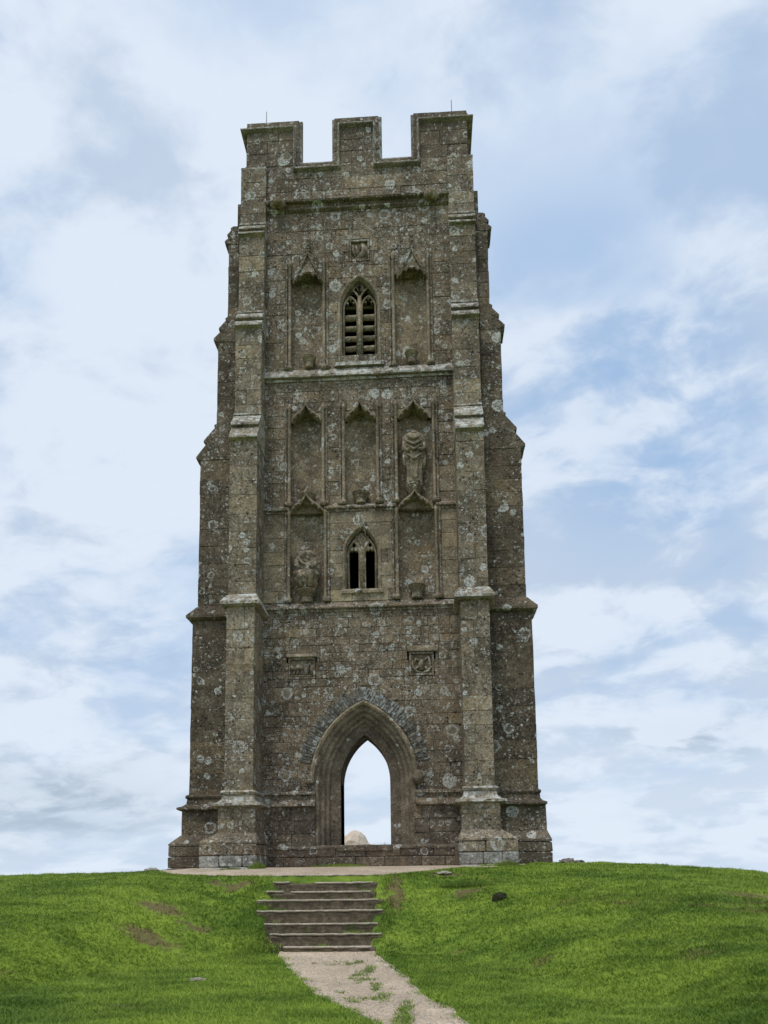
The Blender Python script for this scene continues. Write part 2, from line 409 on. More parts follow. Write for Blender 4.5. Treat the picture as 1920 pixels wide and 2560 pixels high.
    def build(s, name, mat, parent=None, smooth=False, origin=None):
        vs = np.array(s.v, dtype=float)
        if origin is None:
            lo, hi = vs.min(0), vs.max(0); origin = ((lo[0]+hi[0])/2, (lo[1]+hi[1])/2, lo[2])
        me = bpy.data.meshes.new(name)
        me.from_pydata([tuple(p) for p in (vs-np.array(origin))], [], s.f)
        if any(s.t):
            a = me.attributes.new('tint', 'FLOAT', 'FACE'); a.data.foreach_set('value', np.array(s.t, dtype=np.float32))
        me.materials.append(mat)
        if smooth: me.polygons.foreach_set('use_smooth', [True]*len(me.polygons))
        me.update()
        o = bpy.data.objects.new(name, me); COL.objects.link(o)
        place(o, origin, parent)
        return o
def fix_normals(o):
    import bmesh
    bm = bmesh.new(); bm.from_mesh(o.data); bmesh.ops.recalc_face_normals(bm, faces=bm.faces); bm.to_mesh(o.data); bm.free()
    return o
def place(o, origin, parent):
    ORG[o.name] = Vector(origin)
    if parent is not None:
        o.parent = parent; o.location = Vector(origin)-ORG[parent.name]
    else: o.location = origin
def empty(name, loc):
    o = bpy.data.objects.new(name, None); COL.objects.link(o); place(o, loc, None); return o
def tag(o, label, cat, group=None):
    o['label'] = label; o['category'] = cat
    if group: o['group'] = group
    return o
def kind(o, k): o['kind'] = k; return o
def T(k=1.): return rnd.uniform(-1, 1)*k

def plate(name, outline, holes, y0, y1, mat, parent, bev=0.):
    """flat plate in the xz plane with holes, from y0 (front) to y1 (back), optionally with chamfered edges"""
    cu = bpy.data.curves.new(name, 'CURVE'); cu.dimensions = '2D'; cu.fill_mode = 'BOTH'
    for poly in [outline]+list(holes):
        sp = cu.splines.new('POLY'); sp.points.add(len(poly)-1)
        for p, (x, z) in zip(sp.points, poly): p.co = (x, z, 0, 1)
        sp.use_cyclic_u = True
    cu.extrude = max(1e-4, abs(y1-y0)/2-bev); cu.bevel_depth = bev; cu.bevel_resolution = 0; cu.offset = -bev
    tmp = bpy.data.objects.new('tmp_curve', cu); COL.objects.link(tmp)
    dg = bpy.context.evaluated_depsgraph_get()
    me = bpy.data.meshes.new_from_object(tmp.evaluated_get(dg), depsgraph=dg)
    bpy.data.objects.remove(tmp); bpy.data.curves.remove(cu)
    xs = [p[0] for p in outline]; zs = [p[1] for p in outline]
    org = ((min(xs)+max(xs))/2, (y0+y1)/2, min(zs))
    n = len(me.vertices); co = np.empty(n*3); me.vertices.foreach_get('co', co); co = co.reshape(-1, 3)
    new = np.stack([co[:, 0]-org[0], -co[:, 2], co[:, 1]-org[2]], 1)
    me.vertices.foreach_set('co', new.ravel()); me.materials.clear(); me.materials.append(mat); me.update()
    me.name = name
    o = bpy.data.objects.new(name, me); COL.objects.link(o); place(o, org, parent)
    return o

# pointed arch: half width at height z, for jambs up to zs, arc radius r about centres at c -+ (r-h)
class Arch:
    def __init__(s, cx, h, zs, rad, z0): s.cx, s.h, s.zs, s.rad, s.z0 = cx, h, zs, rad, z0
    def apex(s, d=0): return s.zs+math.sqrt((s.rad+d)**2-(s.rad-s.h)**2)
    def hw(s, z, d=0.):
        if z <= s.zs: return s.h+d
        q = (s.rad+d)**2-(z-s.zs)**2
        return max(0., math.sqrt(q)-(s.rad-s.h)) if q > 0 else 0.
    def side(s, sg, d=0., n=14, z0=None):
        """points from the foot of one jamb to the apex; sg=+1 right, -1 left"""
        k = s.rad-s.h; rr = s.rad+d; tm = math.acos(min(1, k/rr))
        pts = [(s.cx+sg*(s.h+d), s.z0 if z0 is None else z0)]
        for i in range(n+1):
            a = tm*i/n; pts.append((s.cx+sg*(rr*math.cos(a)-k), s.zs+rr*math.sin(a)))
        return pts
    def poly(s, d=0., n=14, z0=None):
        r = s.side(1, d, n, z0); l = s.side(-1, d, n, z0)
        return r+l[::-1][1:]
def sweep_arch(mb, arch, prof, n=14, z0=None, foot=True):
    """prof: list of (d outward, y)"""
    for sg in (1, -1):
        cols = []
        for d, y in prof:
            p = arch.side(sg, d, n, z0)
            if not foot: p = p[1:]
            cols.append([(x, y, z) for x, z in p])
        mb.grid(cols)
        mb.add([c[0] for c in cols], [tuple(range(len(cols)))])

# ------------------------------------------------------------------ dimensions of the tower
A, B, W, DEP = 2.543, 3.252, 3.370, 6.74
SY = -.03                                     # front of the side buttresses
pA, pB, pC, pD, pE, pF = .12, .23, .49, .915, 1.04, 1.19
Z1, Z2, Z3, ZC, ZP, ZBT = 17.49, 14.54, 11.10, 6.62, 1.63, 19.66
CL = .30                                      # depth of the facing stones
door = Arch(.065, .64, 2.25, 1.53, .60)
win1 = Arch(.05, .375, 8.25, .78, 7.30)
win2 = Arch(.04, .45, 15.35, .957, 13.80)

tower = empty('church_tower', (0, 0, 0))
tag(tower, 'tall ruined stone church tower with battlements, stepped buttresses and pointed doorway', 'tower')

# core of the front wall with its openings, then the other walls
win1_o = win1.poly(.10, z0=7.22); win2_o = win2.poly(.10, z0=13.72)
body = plate('wall', [(-W, -.4), (W, -.4), (W, 18.7), (-W, 18.7)], [door.poly(0, z0=.60), win1_o, win2_o], CL, 1.25, M_core, tower)
b = MB()
b.box(-W, -W+1.2, 1.25, DEP, -.4, 18.7); b.box(W-1.2, W, 1.25, DEP, -.4, 18.7)
b.box(-W, W, DEP-1.1, DEP, 5.6, 18.7); b.box(-W+1.2, -1.75, DEP-1.1, DEP, -.4, 5.6); b.box(1.75, W-1.2, DEP-1.1, DEP, -.4, 5.6)
b.box(-W, -W+.28, 0.02, 1.25, -.4, 18.7); b.box(W-.28, W, 0.02, 1.25, -.4, 18.7)
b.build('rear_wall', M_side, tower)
b = MB(); b.box(-W+1.2, W-1.2, 1.25, DEP-1.1, 6.3, 6.6); b.box(-W+1.2, W-1.2, 1.25, DEP-1.1, 12.9, 13.2); b.build('added_light_baffle', M_core, tower)  # unseen slabs added across the shaft so the windows stay black
b = MB(); b.box(-W+.1, W-.1, .5, DEP-.1, 18.45, 18.75); b.build('added_light_lid', M_core, tower)  # lid added over the roofless tower to keep daylight out of the windows
b = MB(); b.box(-W+1.2, W-1.2, 1.25, DEP, -.4, .56); b.build('floor', M_dark, tower)

# ---- facing stones of the wall --------------------------------------------------------------
NICHE = [(-1.87, -.93, 13.52, 16.25), (.98, 1.93, 13.52, 16.25),
         (-1.87, -.96, 9.62, 12.30), (-.41, .50, 9.62, 12.30), (1.00, 2.00, 9.62, 12.30),
         (-1.87, -.91, 6.98, 9.46), (.98, 2.02, 6.98, 9.46)]
PANEL = [(-1.89, -1.17, 4.93, 5.51), (-1.93, -1.14, 5.51, 5.60), (1.24, 1.89, 4.95, 5.58), (1.20, 2.00, 5.58, 5.73), (-.23, .35, 16.72, 17.40)]
HOLES = NICHE+PANEL
stones = []          # (area, quad, tint, kind)
def split_course(x0, x1, z0, z1, lmin, lmax, arches, gap=.006, kindm=0):
    xs = [x0]
    while xs[-1] < x1-1e-6:
        l = rnd.uniform(lmin, lmax)
        nx = xs[-1]+l
        if x1-nx < lmin*.7: nx = x1
        xs.append(min(nx, x1))
    for u0, u1 in zip(xs[:-1], xs[1:]):
        tint = T(); pieces = [(u0, u1, z0, z1)]
        for hx0, hx1, hz0, hz1 in HOLES:
            out = []
            for a0, a1, c0, c1 in pieces:
                if a1 <= hx0 or a0 >= hx1 or c1 <= hz0 or c0 >= hz1: out.append((a0, a1, c0, c1)); continue
                if a0 < hx0: out.append((a0, hx0, c0, c1))
                if a1 > hx1: out.append((hx1, a1, c0, c1))
                m0, m1 = max(a0, hx0), min(a1, hx1)
                if c0 < hz0: out.append((m0, m1, c0, hz0))
                if c1 > hz1: out.append((m0, m1, hz1, c1))
            pieces = out
        for a0, a1, c0, c1 in pieces:
            if a1-a0 < .045 or c1-c0 < .045: continue
            quads = [[(a0, c0), (a1, c0), (a1, c1), (a0, c1)]]
            for ar, d in arches:
                nq = []
                for q in quads:
                    (l0, zb), (r0, _), (r1, zt), (l1, _) = q
                    hb, ht = ar.hw(zb, d), ar.hw(zt, d)
                    if zb < ar.z0-.09: nq.append(q); continue
                    if hb <= 0: nq.append(q); continue
                    # left remainder
                    e0, e1 = min(r0, ar.cx-hb), min(r1, ar.cx-ht)
                    if e0-l0 > .05 or e1-l1 > .05: nq.append([(l0, zb), (max(e0, l0+.012), zb), (max(e1, l1+.012), zt), (l1, zt)])
                    e0, e1 = max(l0, ar.cx+hb), max(l1, ar.cx+ht)
                    if r0-e0 > .05 or r1-e1 > .05: nq.append([(min(e0, r0-.012), zb), (r0, zb), (r1, zt), (min(e1, r1-.012), zt)])
                quads = nq
            for q in quads:
                h = gap/2
                qq = [(q[0][0]+h, q[0][1]+h), (q[1][0]-h, q[1][1]+h), (q[2][0]-h, q[2][1]-h), (q[3][0]+h, q[3][1]-h)]
                area = ((qq[1][0]-qq[0][0])+(qq[2][0]-qq[3][0]))/2*(qq[3][1]-qq[0][1])
                if area > .004: stones.append((area, qq, tint, kindm))
def region(z0, z1, hmin, hmax, lmin, lmax, arches=(), x0=-A-.02, x1=A+.02, kindm=0):
    z = z0
    while z < z1-1e-6:
        h = rnd.uniform(hmin, hmax)
        if z1-(z+h) < hmin*.7: h = z1-z
        split_course(x0+0, x1, z, z+h, lmin, lmax, arches, kindm=kindm); z += h
region(.62, 1.64, .30, .36, .55, 1.0, [(door, .60)], kindm=2)
region(1.98, 2.70, .34, .38, .38, .85, [(door, .63)])
region(2.70, 4.72, .27, .40, .38, .85, [(door, 1.02)])
region(4.72, 6.74, .19, .27, .22, .52, [(door, .98)])
region(6.98, 9.46, .30, .42, .40, .85, [(win1, .13)], kindm=1)
region(9.60, 13.22, .30, .44, .40, .90)
region(13.50, 18.30, .32, .46, .42, .95, [(win2, .12)])
region(18.60, 19.80, .34, .42, .5, 1.0, kindm=3)
stones.sort(key=lambda s_: -s_[0])
MATK = {0: M_wall, 1: M_smooth, 2: M_dark, 3: M_wall}
rest = MB()
for i, (ar_, qd, tint, km) in enumerate(stones):
    yf = rnd.uniform(-.008, .008)-(.10 if km == 2 else 0)
    if i < 300:
        mb = MB(); mb.stone(qd, yf, CL+.01, tint=tint, c=.008); mb.build('stone', MATK[km], body)
    else: rest.stone(qd, yf, CL+.01, tint=tint, c=.008)
kind(rest.build('small_stones', M_wall, body), 'stuff')

# ---- string courses ---------------------------------------------------------------------------
def string(name, x0, x1, prof, mat=M_smooth, y_off=0.):
    mb = MB(); n = max(2, int((x1-x0)/.35)); rows = []
    for i in range(n+1):
        x = x0+(x1-x0)*i/n
        rows.append([(x, y+y_off+rnd.uniform(-.008, .008), z+rnd.uniform(-.006, .006)) for y, z in prof])
    mb.grid(rows, True, True)
    return mb.build(name, mat, tower)
def weath(z, out=.16, top=.26, thick=.08):     # sloped top, drip nose, undercut
    return [(.2, z+top+.05), (0, z+top), (-out, z+thick+.01), (-out, z+.02), (-out+.03, z-.0), (-out*.35, z+.015), (-out*.28, z-.06), (.2, z-.07)]
string('string_course', -A-.02, A+.02, weath(6.76, .11, .20, .04), M_wall)
for xa, xb in ((-1.88, -.90), (.97, 2.03)):
    mb = MB(); mb.box(xa, xb, .05, .29, 9.44, 9.66); mb.build('niche_lintel', M_wall, tower)
for xa, xb in ((-A-.02, -1.86), (-.92, .99), (2.01, A+.02)): string('string_course', xa, xb, weath(9.49, .09, .15, .05), M_wall)
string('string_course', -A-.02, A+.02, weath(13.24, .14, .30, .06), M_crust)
string('string_course', -A-.02, A+.02, [(.2, 18.66), (0, 18.64), (-.17, 18.58), (-.20, 18.54), (-.18, 18.50), (-.07, 18.49), (-.04, 18.42), (-.08, 18.385), (-.085, 18.34), (-.02, 18.30), (.2, 18.27)], M_para)
for xa, xb in ((-A-.02, -1.17), (1.36, A+.02)):
    string('plinth_moulding', xa, xb, [(.2, 2.04), (0, 2.03), (-.10, 1.99), (-.11, 1.94), (-.05, 1.91), (-.06, 1.80), (-.13, 1.72), (-.22, 1.69), (-.22, 1.64), (-.14, 1.61), (.2, 1.60)], M_wall)
# side and rear strings
for z, o_ in ((6.76, .17), (13.24, .17), (18.36, .18)):
    for sg in (-1, 1):
        mb = MB(); pr = [(sg*(W-.05-y), zz) for y, zz in weath(z, o_, .26)]
        mb.prism(pr, 'y', .7, DEP, 0); mb.build('string_course', M_smooth, tower)
# gargoyle lumps on the top string
for x in (-2.2, 2.05):
    mb = MB(); mb.blob((x, -.20, 18.47), (.16, .17, .12), amp=.5, fr=14, seed=x); mb.blob((x+.12, -.15, 18.44), (.13, .12, .10), amp=.5, fr=14)
    mb.blob((x-.10, -.22, 18.42), (.09, .11, .09), amp=.5, fr=14); mb.blob((x-.02, -.30, 18.40), (.07, .08, .06), amp=.4, fr=12)
    fix_normals(mb.build('carved_boss', M_smooth, tower, True))

# ---- wall base and doorstep ---------------------------------------------------------------------
mb = MB(); mb.box(-A-.02, A+.02, -.20, .35, -.4, .56); base_core = mb.build('base_course', M_core, tower)
for z0, z1 in ((-.30, .12), (.12, .36), (.36, .60)):
    x = -A+.05
    while x < A-.1:
        l = rnd.uniform(.5, .95); x1 = min(x+l, A-.03)
        if A-x1 < .3: x1 = A-.03
        mb = MB(); mb.stone([(x+.005, z0+.005), (x1-.005, z0+.005), (x1-.005, z1-.005), (x+.005, z1-.005)], -.26+rnd.uniform(-.012, .012), -.15, tint=T(), c=.018)
        mb.build('base_stone', M_dark, base_core); x = x1
mb = MB(); n = 24
rows = [[(-A+.02+(2*A-.06)*i/n, y+rnd.uniform(-.008, .008), z+rnd.uniform(-.012, .012)) for y, z in ((.32, .66), (-.13, .655), (-.275, .60), (-.275, .565), (.32, .56))] for i in range(n+1)]
mb.grid(rows, True, True); mb.build('base_coping', M_dark, tower)
mb = MB(); mb.cbox(-.62, .76, -.30, 1.3, .50, .645, .02, j=.008); mb.build('doorstep', M_dark, tower)

# ---- doorway: swept mouldings, hood, label stops, relieving arch -----------------------------------
mb = MB()
prof = [(.0, 1.25), (.0, .52), (.03, .48), (.10, .47), (.13, .44), (.13, .39), (.16, .36), (.22, .35), (.26, .31), (.27, .25), (.30, .22), (.345, .23), (.37, .20), (.38, .13), (.41, .10), (.46, .095), (.49, .06), (.50, .01), (.53, -.02), (.60, -.025), (.66, -.02), (.66, .25)]
sweep_arch(mb, door, prof, 22, .60)
doorway = fix_normals(mb.build('doorway', M_door, tower))
mb = MB(); sweep_arch(mb, door, [(.60, .1), (.61, -.04), (.63, -.12), (.68, -.15), (.73, -.12), (.745, -.03), (.745, .1)], 22, 2.22)
fix_normals(mb.build('hood_mould', M_smooth, doorway))
for sg in (-1, 1):
    mb = MB(); x = door.cx+sg*1.30
    if sg < 0: mb.cbox(x-.16, x+.05, -.16, .1, 2.20, 2.33, .03, j=.02)
    else: mb.blob((x+.06, -.08, 2.34), (.15, .12, .17), amp=.3)
    mb.build('label_stop', M_door, doorway, sg > 0)
# relieving arch of thin rubble voussoirs
k_ = door.rad-door.h
for sg in (-1, 1):
    a = R(12)
    while True:
        rr = door.rad+.75
        da = rnd.uniform(.05, .085)/rr; a2 = a+da
        if a2 > math.acos(k_/(rr+.33))+.02: break
        r0 = rr+rnd.uniform(0, .03); r1 = rr+rnd.uniform(.30, .36)
        e = .005/rr
        def pp(r, t): return (door.cx+sg*(r*math.cos(t)-k_), door.zs+r*math.sin(t))
        q = [pp(r0, a+e), pp(r1, a+e), pp(r1, a2-e), pp(r0, a2-e)]
        if sg < 0: q = q[::-1]
        if all(sg*(p[0]-door.cx) > -.02 for p in q):
            mb = MB(); mb.stone(q, -.006+rnd.uniform(-.008, .008), .28, c=.006, tint=T(1.2), j=.007)
            fix_normals(mb.build('voussoir', M_lias, doorway))
        a = a2
# backing so no gap shows behind the ragged arch
mb = MB()
for sg in (-1, 1):
    mb.grid([[(x, .016, z) for x, z in door.side(sg, d, 16, 2.6)[1:]] for d in (.72, 1.45)])
mb.build('mortar_bed', M_wall, doorway)
mb = MB(); zt = door.apex(.78)
mb.stone([(.0, zt-.02), (.11, zt-.02), (.13, zt+.30), (-.02, zt+.30)], -.012, .28, tint=-.6); fix_normals(mb.build('keystone', M_lias, doorway))

# ---- windows ------------------------------------------------------------------------------------
def circle(cx, cz, r, n=14, a0=0): return [(cx+r*math.cos(a0+2*math.pi*i/n), cz+r*math.sin(a0+2*math.pi*i/n)) for i in range(n)]
def foil(cx, cz, r, lobes, lr, a0=math.pi/2, n=7):
    pts = []
    for k in range(lobes):
        c = a0+2*math.pi*k/lobes
        for i in range(n):
            t = c+(-1.15+2.3*i/(n-1))
            pts.append((cx+r*math.cos(c)+lr*math.cos(t), cz+r*math.sin(c)+lr*math.sin(t)))
    return pts
def lancet(cx, h, z0, zs, rad, n=8):
    a = Arch(cx, h, zs, rad, z0); return a.poly(0, n)
def frame(arch, depth, mat, name, zs0, hood=True):
    mb = MB()
    sweep_arch(mb, arch, [(.0, depth), (.0, depth-.05), (.02, depth-.08), (.035, .08), (.06, .03), (.07, -.02), (.10, -.035), (.128, -.03), (.135, .0), (.135, .2)], 16, zs0)
    w = fix_normals(mb.build(name, mat, tower))
    if hood:
        mb = MB(); sweep_arch(mb, arch, [(.165, .05), (.165, -.05), (.185, -.085), (.215, -.085), (.235, -.03), (.235, .05)], 16, arch.zs-.12)
        fix_normals(mb.build('hood_mould', mat, w))
    return w
for ar in (win1, win2):
    mb = MB()
    for sg in (-1, 1): mb.grid([[(x, .012, z) for x, z in ar.side(sg, d, 16)[1:]] for d in (.10, .60)])
    mb.build('mortar_bed', M_wall, tower)
# lower two-light window
w1 = frame(win1, .30, M_smooth, 'window', 7.22, False)
mb = MB(); mb.prism([(-.02, 7.30), (.30, 7.36), (.30, 7.18), (-.05, 7.18), (-.05, 7.25)], 'x', win1.cx-.55, win1.cx+.55); mb.build('sill', M_smooth, w1)
holes = []
for sg in (-1, 1):
    c = win1.cx+sg*.215
    holes.append([(c-.122, 7.33), (c+.122, 7.33), (c+.122, 8.36), (c+.085, 8.41), (c+.04, 8.39), (c, 8.43), (c-.04, 8.39), (c-.085, 8.41), (c-.122, 8.36)])
    holes.append([(c-.045, 8.52), (c, 8.48), (c+.045, 8.52), (c+.035, 8.58), (c, 8.64), (c-.035, 8.58)])
w1t = plate('tracery', win1.poly(-.005, z0=7.30), holes, .12, .26, M_smooth, w1, .012)
mb = MB()
mb.tube([(win1.cx, .12, 7.32), (win1.cx, .12, 8.45), (win1.cx, .12, 8.60)], [.055, .05, .03], 8)
for sg in (-1, 1):
    c = win1.cx+sg*.205; l = Arch(c, .165, 8.28, .50, 7.32)
    for s2 in (-1, 1): mb.tube([(x, .11, z) for x, z in l.side(s2, 0, 8)], .026, 6)
    mb.tube([(win1.cx, .11, 8.50), (win1.cx+sg*.05, .11, 8.64), (win1.cx+sg*.12, .11, 8.75), (win1.cx+sg*.18, .11, 8.79)], .03, 6)
mb.tube([(win1.cx-.12, .11, 8.78), (win1.cx, .11, 8.86), (win1.cx+.12, .11, 8.78)], .018, 6)
fix_normals(mb.build('tracery_ribs', M_smooth, w1, True))
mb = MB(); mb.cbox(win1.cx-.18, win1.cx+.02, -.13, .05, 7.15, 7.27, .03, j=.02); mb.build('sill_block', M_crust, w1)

# belfry window with stone louvres
w2 = frame(win2, .36, M_smooth, 'belfry_window', 13.72, False)
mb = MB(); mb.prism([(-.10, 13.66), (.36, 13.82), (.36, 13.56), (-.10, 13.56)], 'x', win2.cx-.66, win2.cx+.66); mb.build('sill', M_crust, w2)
holes = []
for sg in (-1, 1):
    c = win2.cx+sg*.250
    holes += [circle(c, 15.705, .032, 8), circle(c-.085, 15.60, .030, 8), circle(c+.085, 15.60, .030, 8)]
holes.append(lancet(win2.cx-.085, .05, 15.93, 16.0, .12, 5)); holes.append(lancet(win2.cx+.085, .05, 15.93, 16.0, .12, 5))
plate('tracery', [p for p in win2.poly(-.005, z0=15.47) if p[1] >= 15.46] if win2.zs >= 15.47 else [(win2.cx+.445, 15.47)]+[p for p in win2.poly(-.005, z0=13.8) if p[1] > 15.475]+[(win2.cx-.445, 15.47)], holes, .16, .28, M_smooth, w2, 0.)
mb = MB(); mb.tube([(win2.cx, .15, 13.84), (win2.cx, .15, 15.75)], .055, 8)
for sg in (-1, 1):
    c = win2.cx+sg*.250; l = Arch(c, .19, 15.42, .40, 13.84)
    for s2 in (-1, 1): mb.tube([(x, .15, z) for x, z in l.side(s2, 0, 8)], .03, 6)
    mb.tube([(win2.cx, .15, 15.70), (win2.cx+sg*.07, .15, 15.83), (win2.cx+sg*.16, .15, 15.95), (win2.cx+sg*.26, .15, 16.02)], .028, 6)
    mb.tube([(win2.cx+sg*.02, .15, 15.92), (win2.cx+sg*.09, .15, 16.07), (win2.cx+sg*.15, .15, 15.98)], .018, 6)
    mb.tube([(win2.cx, .15, 15.72), (win2.cx, .15, 16.12)], .02, 6)
fix_normals(mb.build('tracery_ribs', M_smooth, w2, True))
zl = [13.88, 14.19, 14.49, 14.79, 15.10]
for sg in (-1, 1):
    for k, z in enumerate(zl):
        c = win2.cx+sg*.250; hgt = .165 if k < 4 else .20
        mb = MB(); pr = []
        for i in range(9):
            t = -1.3+2.6*i/8
            pr.append((.31-.12*math.cos(t), z+hgt/2+hgt/2*math.sin(t)))
        pr += [(.72, z+hgt+.25), (.72, z+.36)]
        rows = [[(c-.18+.36*i/6, y+rnd.uniform(-.006, .006), zz+rnd.uniform(-.008, .008)) for y, zz in pr] for i in range(7)]
        mb.grid(rows, True, True, T()); fix_normals(mb.build('louvre', M_smooth, w2, True))

# ---- niches: panels, shafts, canopies, corbels ------------------------------------------------------
def shaft(mb, x, z0, z1, r=.042, y=-.025):
    mb.lathe(x, y, [(r*1.9, z0), (r*1.9, z0+.10), (r*1.2, z0+.14), (r, z0+.16), (r, z1-.10), (r*1.5, z1-.06), (r*1.5, z1-.02), (.012, z1+.10)], 8)
def niche_part(x0, x1, z0, z1, zshaft):
    cx, h = (x0+x1)/2, (x1-x0)/2
    mb = MB(); rows = []
    for z in (z0, z1):                         # concave back
        rows.append([(cx+h*math.sin(t), .03+.19*max(0., math.cos(t))**.8, z) for t in [(-1.56+3.12*i/12) for i in range(13)]])
    mb.grid(rows)
    nb = fix_normals(mb.build('niche', M_niche, tower, True))
    for sg, xx in ((-1, x0), (1, x1)):
        mb = MB(); shaft(mb, xx+sg*.0, z0, zshaft); mb.build('shaft', M_smooth, nb, True)
        mb = MB(); shaft(mb, xx+sg*.095, z0, zshaft, .030, -.012); mb.build('shaft', M_wall, nb, True)
    return nb
def corbel(cx, ztop, h, w, parent, mat=M_smooth):
    mb = MB(); r = w/2; y = .03
    mb.lathe(cx, y, [(r*.30, ztop-h), (r*.62, ztop-h+.01), (r*.62, ztop-h*.55), (r*.74, ztop-h*.50), (r*.70, ztop-h*.42), (r*.86, ztop-h*.30), (r*1.0, ztop-h*.20), (r*.95, ztop-h*.14), (r*1.06, ztop-h*.08), (r*1.06, ztop), (.02, ztop+.01)], 12, sy=1.15)
    return mb.build('corbel', mat, parent)
def ogee_pts(h, r, n=16):
    """right half of an ogee, from (h,0) up to (0,r)"""
    pts = []
    for i in range(n+1):
        u = 1-(i/n)**.8
        pts.append((h*u, r*(.46*(1-u**2.4)+.54*math.exp(-u*5.5))-r*.54*math.exp(-5.5)*u))
    return pts
def canopy(cx, z0, h, r, parent, depth=.24, th=.085, fill=None):
    """nodding ogee canopy: projects most at its middle, hollow underneath"""
    half = ogee_pts(h, r)
    line = [(-x, z) for x, z in half]+[(x, z) for x, z in half[::-1]][1:]
    def yf(x): return -depth*math.sqrt(max(0., 1-(x/(h*1.04))**2))-.02
    mb = MB(); rows = []
    for x, z in line:
        lump = .012*math.sin(x*60)
        y = yf(x)
        rows.append([(cx+x, .26, z0+z+th*1.6), (cx+x, y+.14, z0+z+th*1.5), (cx+x, y+.03, z0+z+th+lump), (cx+x, y, z0+z+th*.6+lump), (cx+x, y, z0+z+.012), (cx+x, y+.06, z0+z), (cx+x*.9, y+.10, z0+z*.92+.02), (cx+x*.9, .26, z0+z*.9+.04)])
    mb.grid(rows, True, True)
    # cusps hanging inside the arch and a small finial
    for sg in (-1, 1):
        for t, rr in ((.40, .05), (.74, .05)):
            xx = h*t; zz = np.interp(xx, [p[0] for p in half[::-1]], [p[1] for p in half[::-1]])
            mb.blob((cx+sg*xx, yf(xx)+.04, z0+zz-.005), (rr, .05, rr*.7), 8, 6, .4, 12)
    mb.blob((cx, yf(0)+.05, z0+r+th*1.1), (.055, .06, .10), 8, 6, .4, 12)
    xs_ = [-h*1.2]+[x for x, z in line]+[h*1.2]; zs_ = [0]+[z for x, z in line]+[0]
    mb.grid([[(cx+x, .02, z0+.03) if abs(x) > h else (cx+x, .02, z0+z+th*.7), (cx+x, .02, max(z0+r+.14 if fill is None else fill, z0+.031))] for x, z in zip(xs_, zs_)] if fill is None else [[(cx-h*1.1, .02, z0+.03), (cx-h*1.1, .02, fill)], [(cx+h*1.1, .02, z0+.03), (cx+h*1.1, .02, fill)]])
    # spandrel block behind
    if fill is None: mb.box(cx-h*.98, cx+h*.98, .035, .27, z0+r*.5+th, z0+r+.10)
    return fix_normals(mb.build('canopy', M_smooth, parent))
nA = [niche_part(*NICHE[0], 16.75), niche_part(*NICHE[1], 16.85)]
nB = [niche_part(*NICHE[k], 12.45) for k in (2, 3, 4)]
nC = [niche_part(*NICHE[k], 9.46) for k in (5, 6)]
for nb, (cx, zt, h, w) in zip(nA, ((-1.34, 13.92, .33, .35), (1.45, 13.92, .32, .35))): corbel(cx, zt, h, w, nb)
corbel(-1.385, 9.96, .34, .42, nB[0]); corbel(.04, 9.95, .31, .44, nB[1]); corbel(1.455, 10.09, .42, .46, nB[2])
corbel(-1.40, 7.30, .34, .50, nC[0]); corbel(1.485, 7.36, .35, .44, nC[1])
for nb, cx in zip(nB, (-1.40, .05, 1.47)): canopy(cx, 11.97, .40, .40, nb)
canopy(-1.385, 9.40, .44, .42, nC[0], .26, fill=9.64); canopy(1.47, 9.43, .43, .40, nC[1], .26, fill=9.66)
# tall gabled canopies of the top niches
for nb, cx, za in zip(nA, (-1.365, 1.50), (17.05, 17.00)):
    z0 = 16.05; h = .40; N = 48
    def bulge(x, z): return -.17*math.sqrt(max(0., 1-(x/(h*1.05))**2))*(1-.55*min(1, (z-z0)/(za-z0)))-.02
    def zb(x):                                   # cusped underside: five small arcs
        u = abs(x)/h; base = .24*math.sqrt(max(0., 1-u*u))
        return z0+base-.085*(1-abs(math.sin(u*2.5*math.pi)))*(u < .97)*(u > .1)
    def zt(x): u = abs(x)/h; return z0+.06+(za-z0-.06)*max(0., 1-u**.74)
    mb = MB(); rows = []
    for i in range(N+1):
        x = -h+2*h*i/N; b0 = zb(x); t0 = max(zt(x), b0+.05); row = [(cx+x, .10, b0+.02), (cx+x, bulge(x, b0)+.05, b0+.005)]
        for k in range(7):
            z = b0+(t0-b0)*k/6; e = .03 if 0 < k < 6 else 0.
            row.append((cx+x, bulge(x, z)+e, z))
        row.append((cx+x, .06, t0+.01)); rows.append(row)
    mb.grid(rows, True, True)
    for sg in (-1, 1):
        ln = []
        for i in range(15):
            t = i/14; x = h*(1-t)**1.35; z = max(zt(x), zb(x)+.05); ln.append((cx+sg*x, bulge(x, z)-.012, z))
        mb.tube(ln, .034, 6)
        for i in (3, 5, 7, 9, 11, 13): mb.blob((ln[i][0]+sg*.025, ln[i][1]-.01, ln[i][2]+.02), (.04, .04, .042), 7, 5, .4, 11)
    rib = [(cx-h+2*h*i/N, bulge(-h+2*h*i/N, z0)-.01, zb(-h+2*h*i/N)+.015) for i in range(N+1)]
    mb.tube(rib, .026, 6)
    mb.tube([(cx, -.08, za-.16), (cx, -.08, za+.34)], [.035, .02], 6); mb.blob((cx, -.08, za+.33), (.06, .05, .06), 8, 6, .4, 12); mb.blob((cx, -.08, za-.03), (.085, .05, .05), 8, 6, .4, 12); mb.blob((cx, -.10, za+.05), (.075, .05, .05), 8, 6, .4, 12); mb.blob((cx, -.10, za+.17), (.05, .045, .06), 8, 6, .4, 12)
    fix_normals(mb.build('canopy', M_wall, nb))
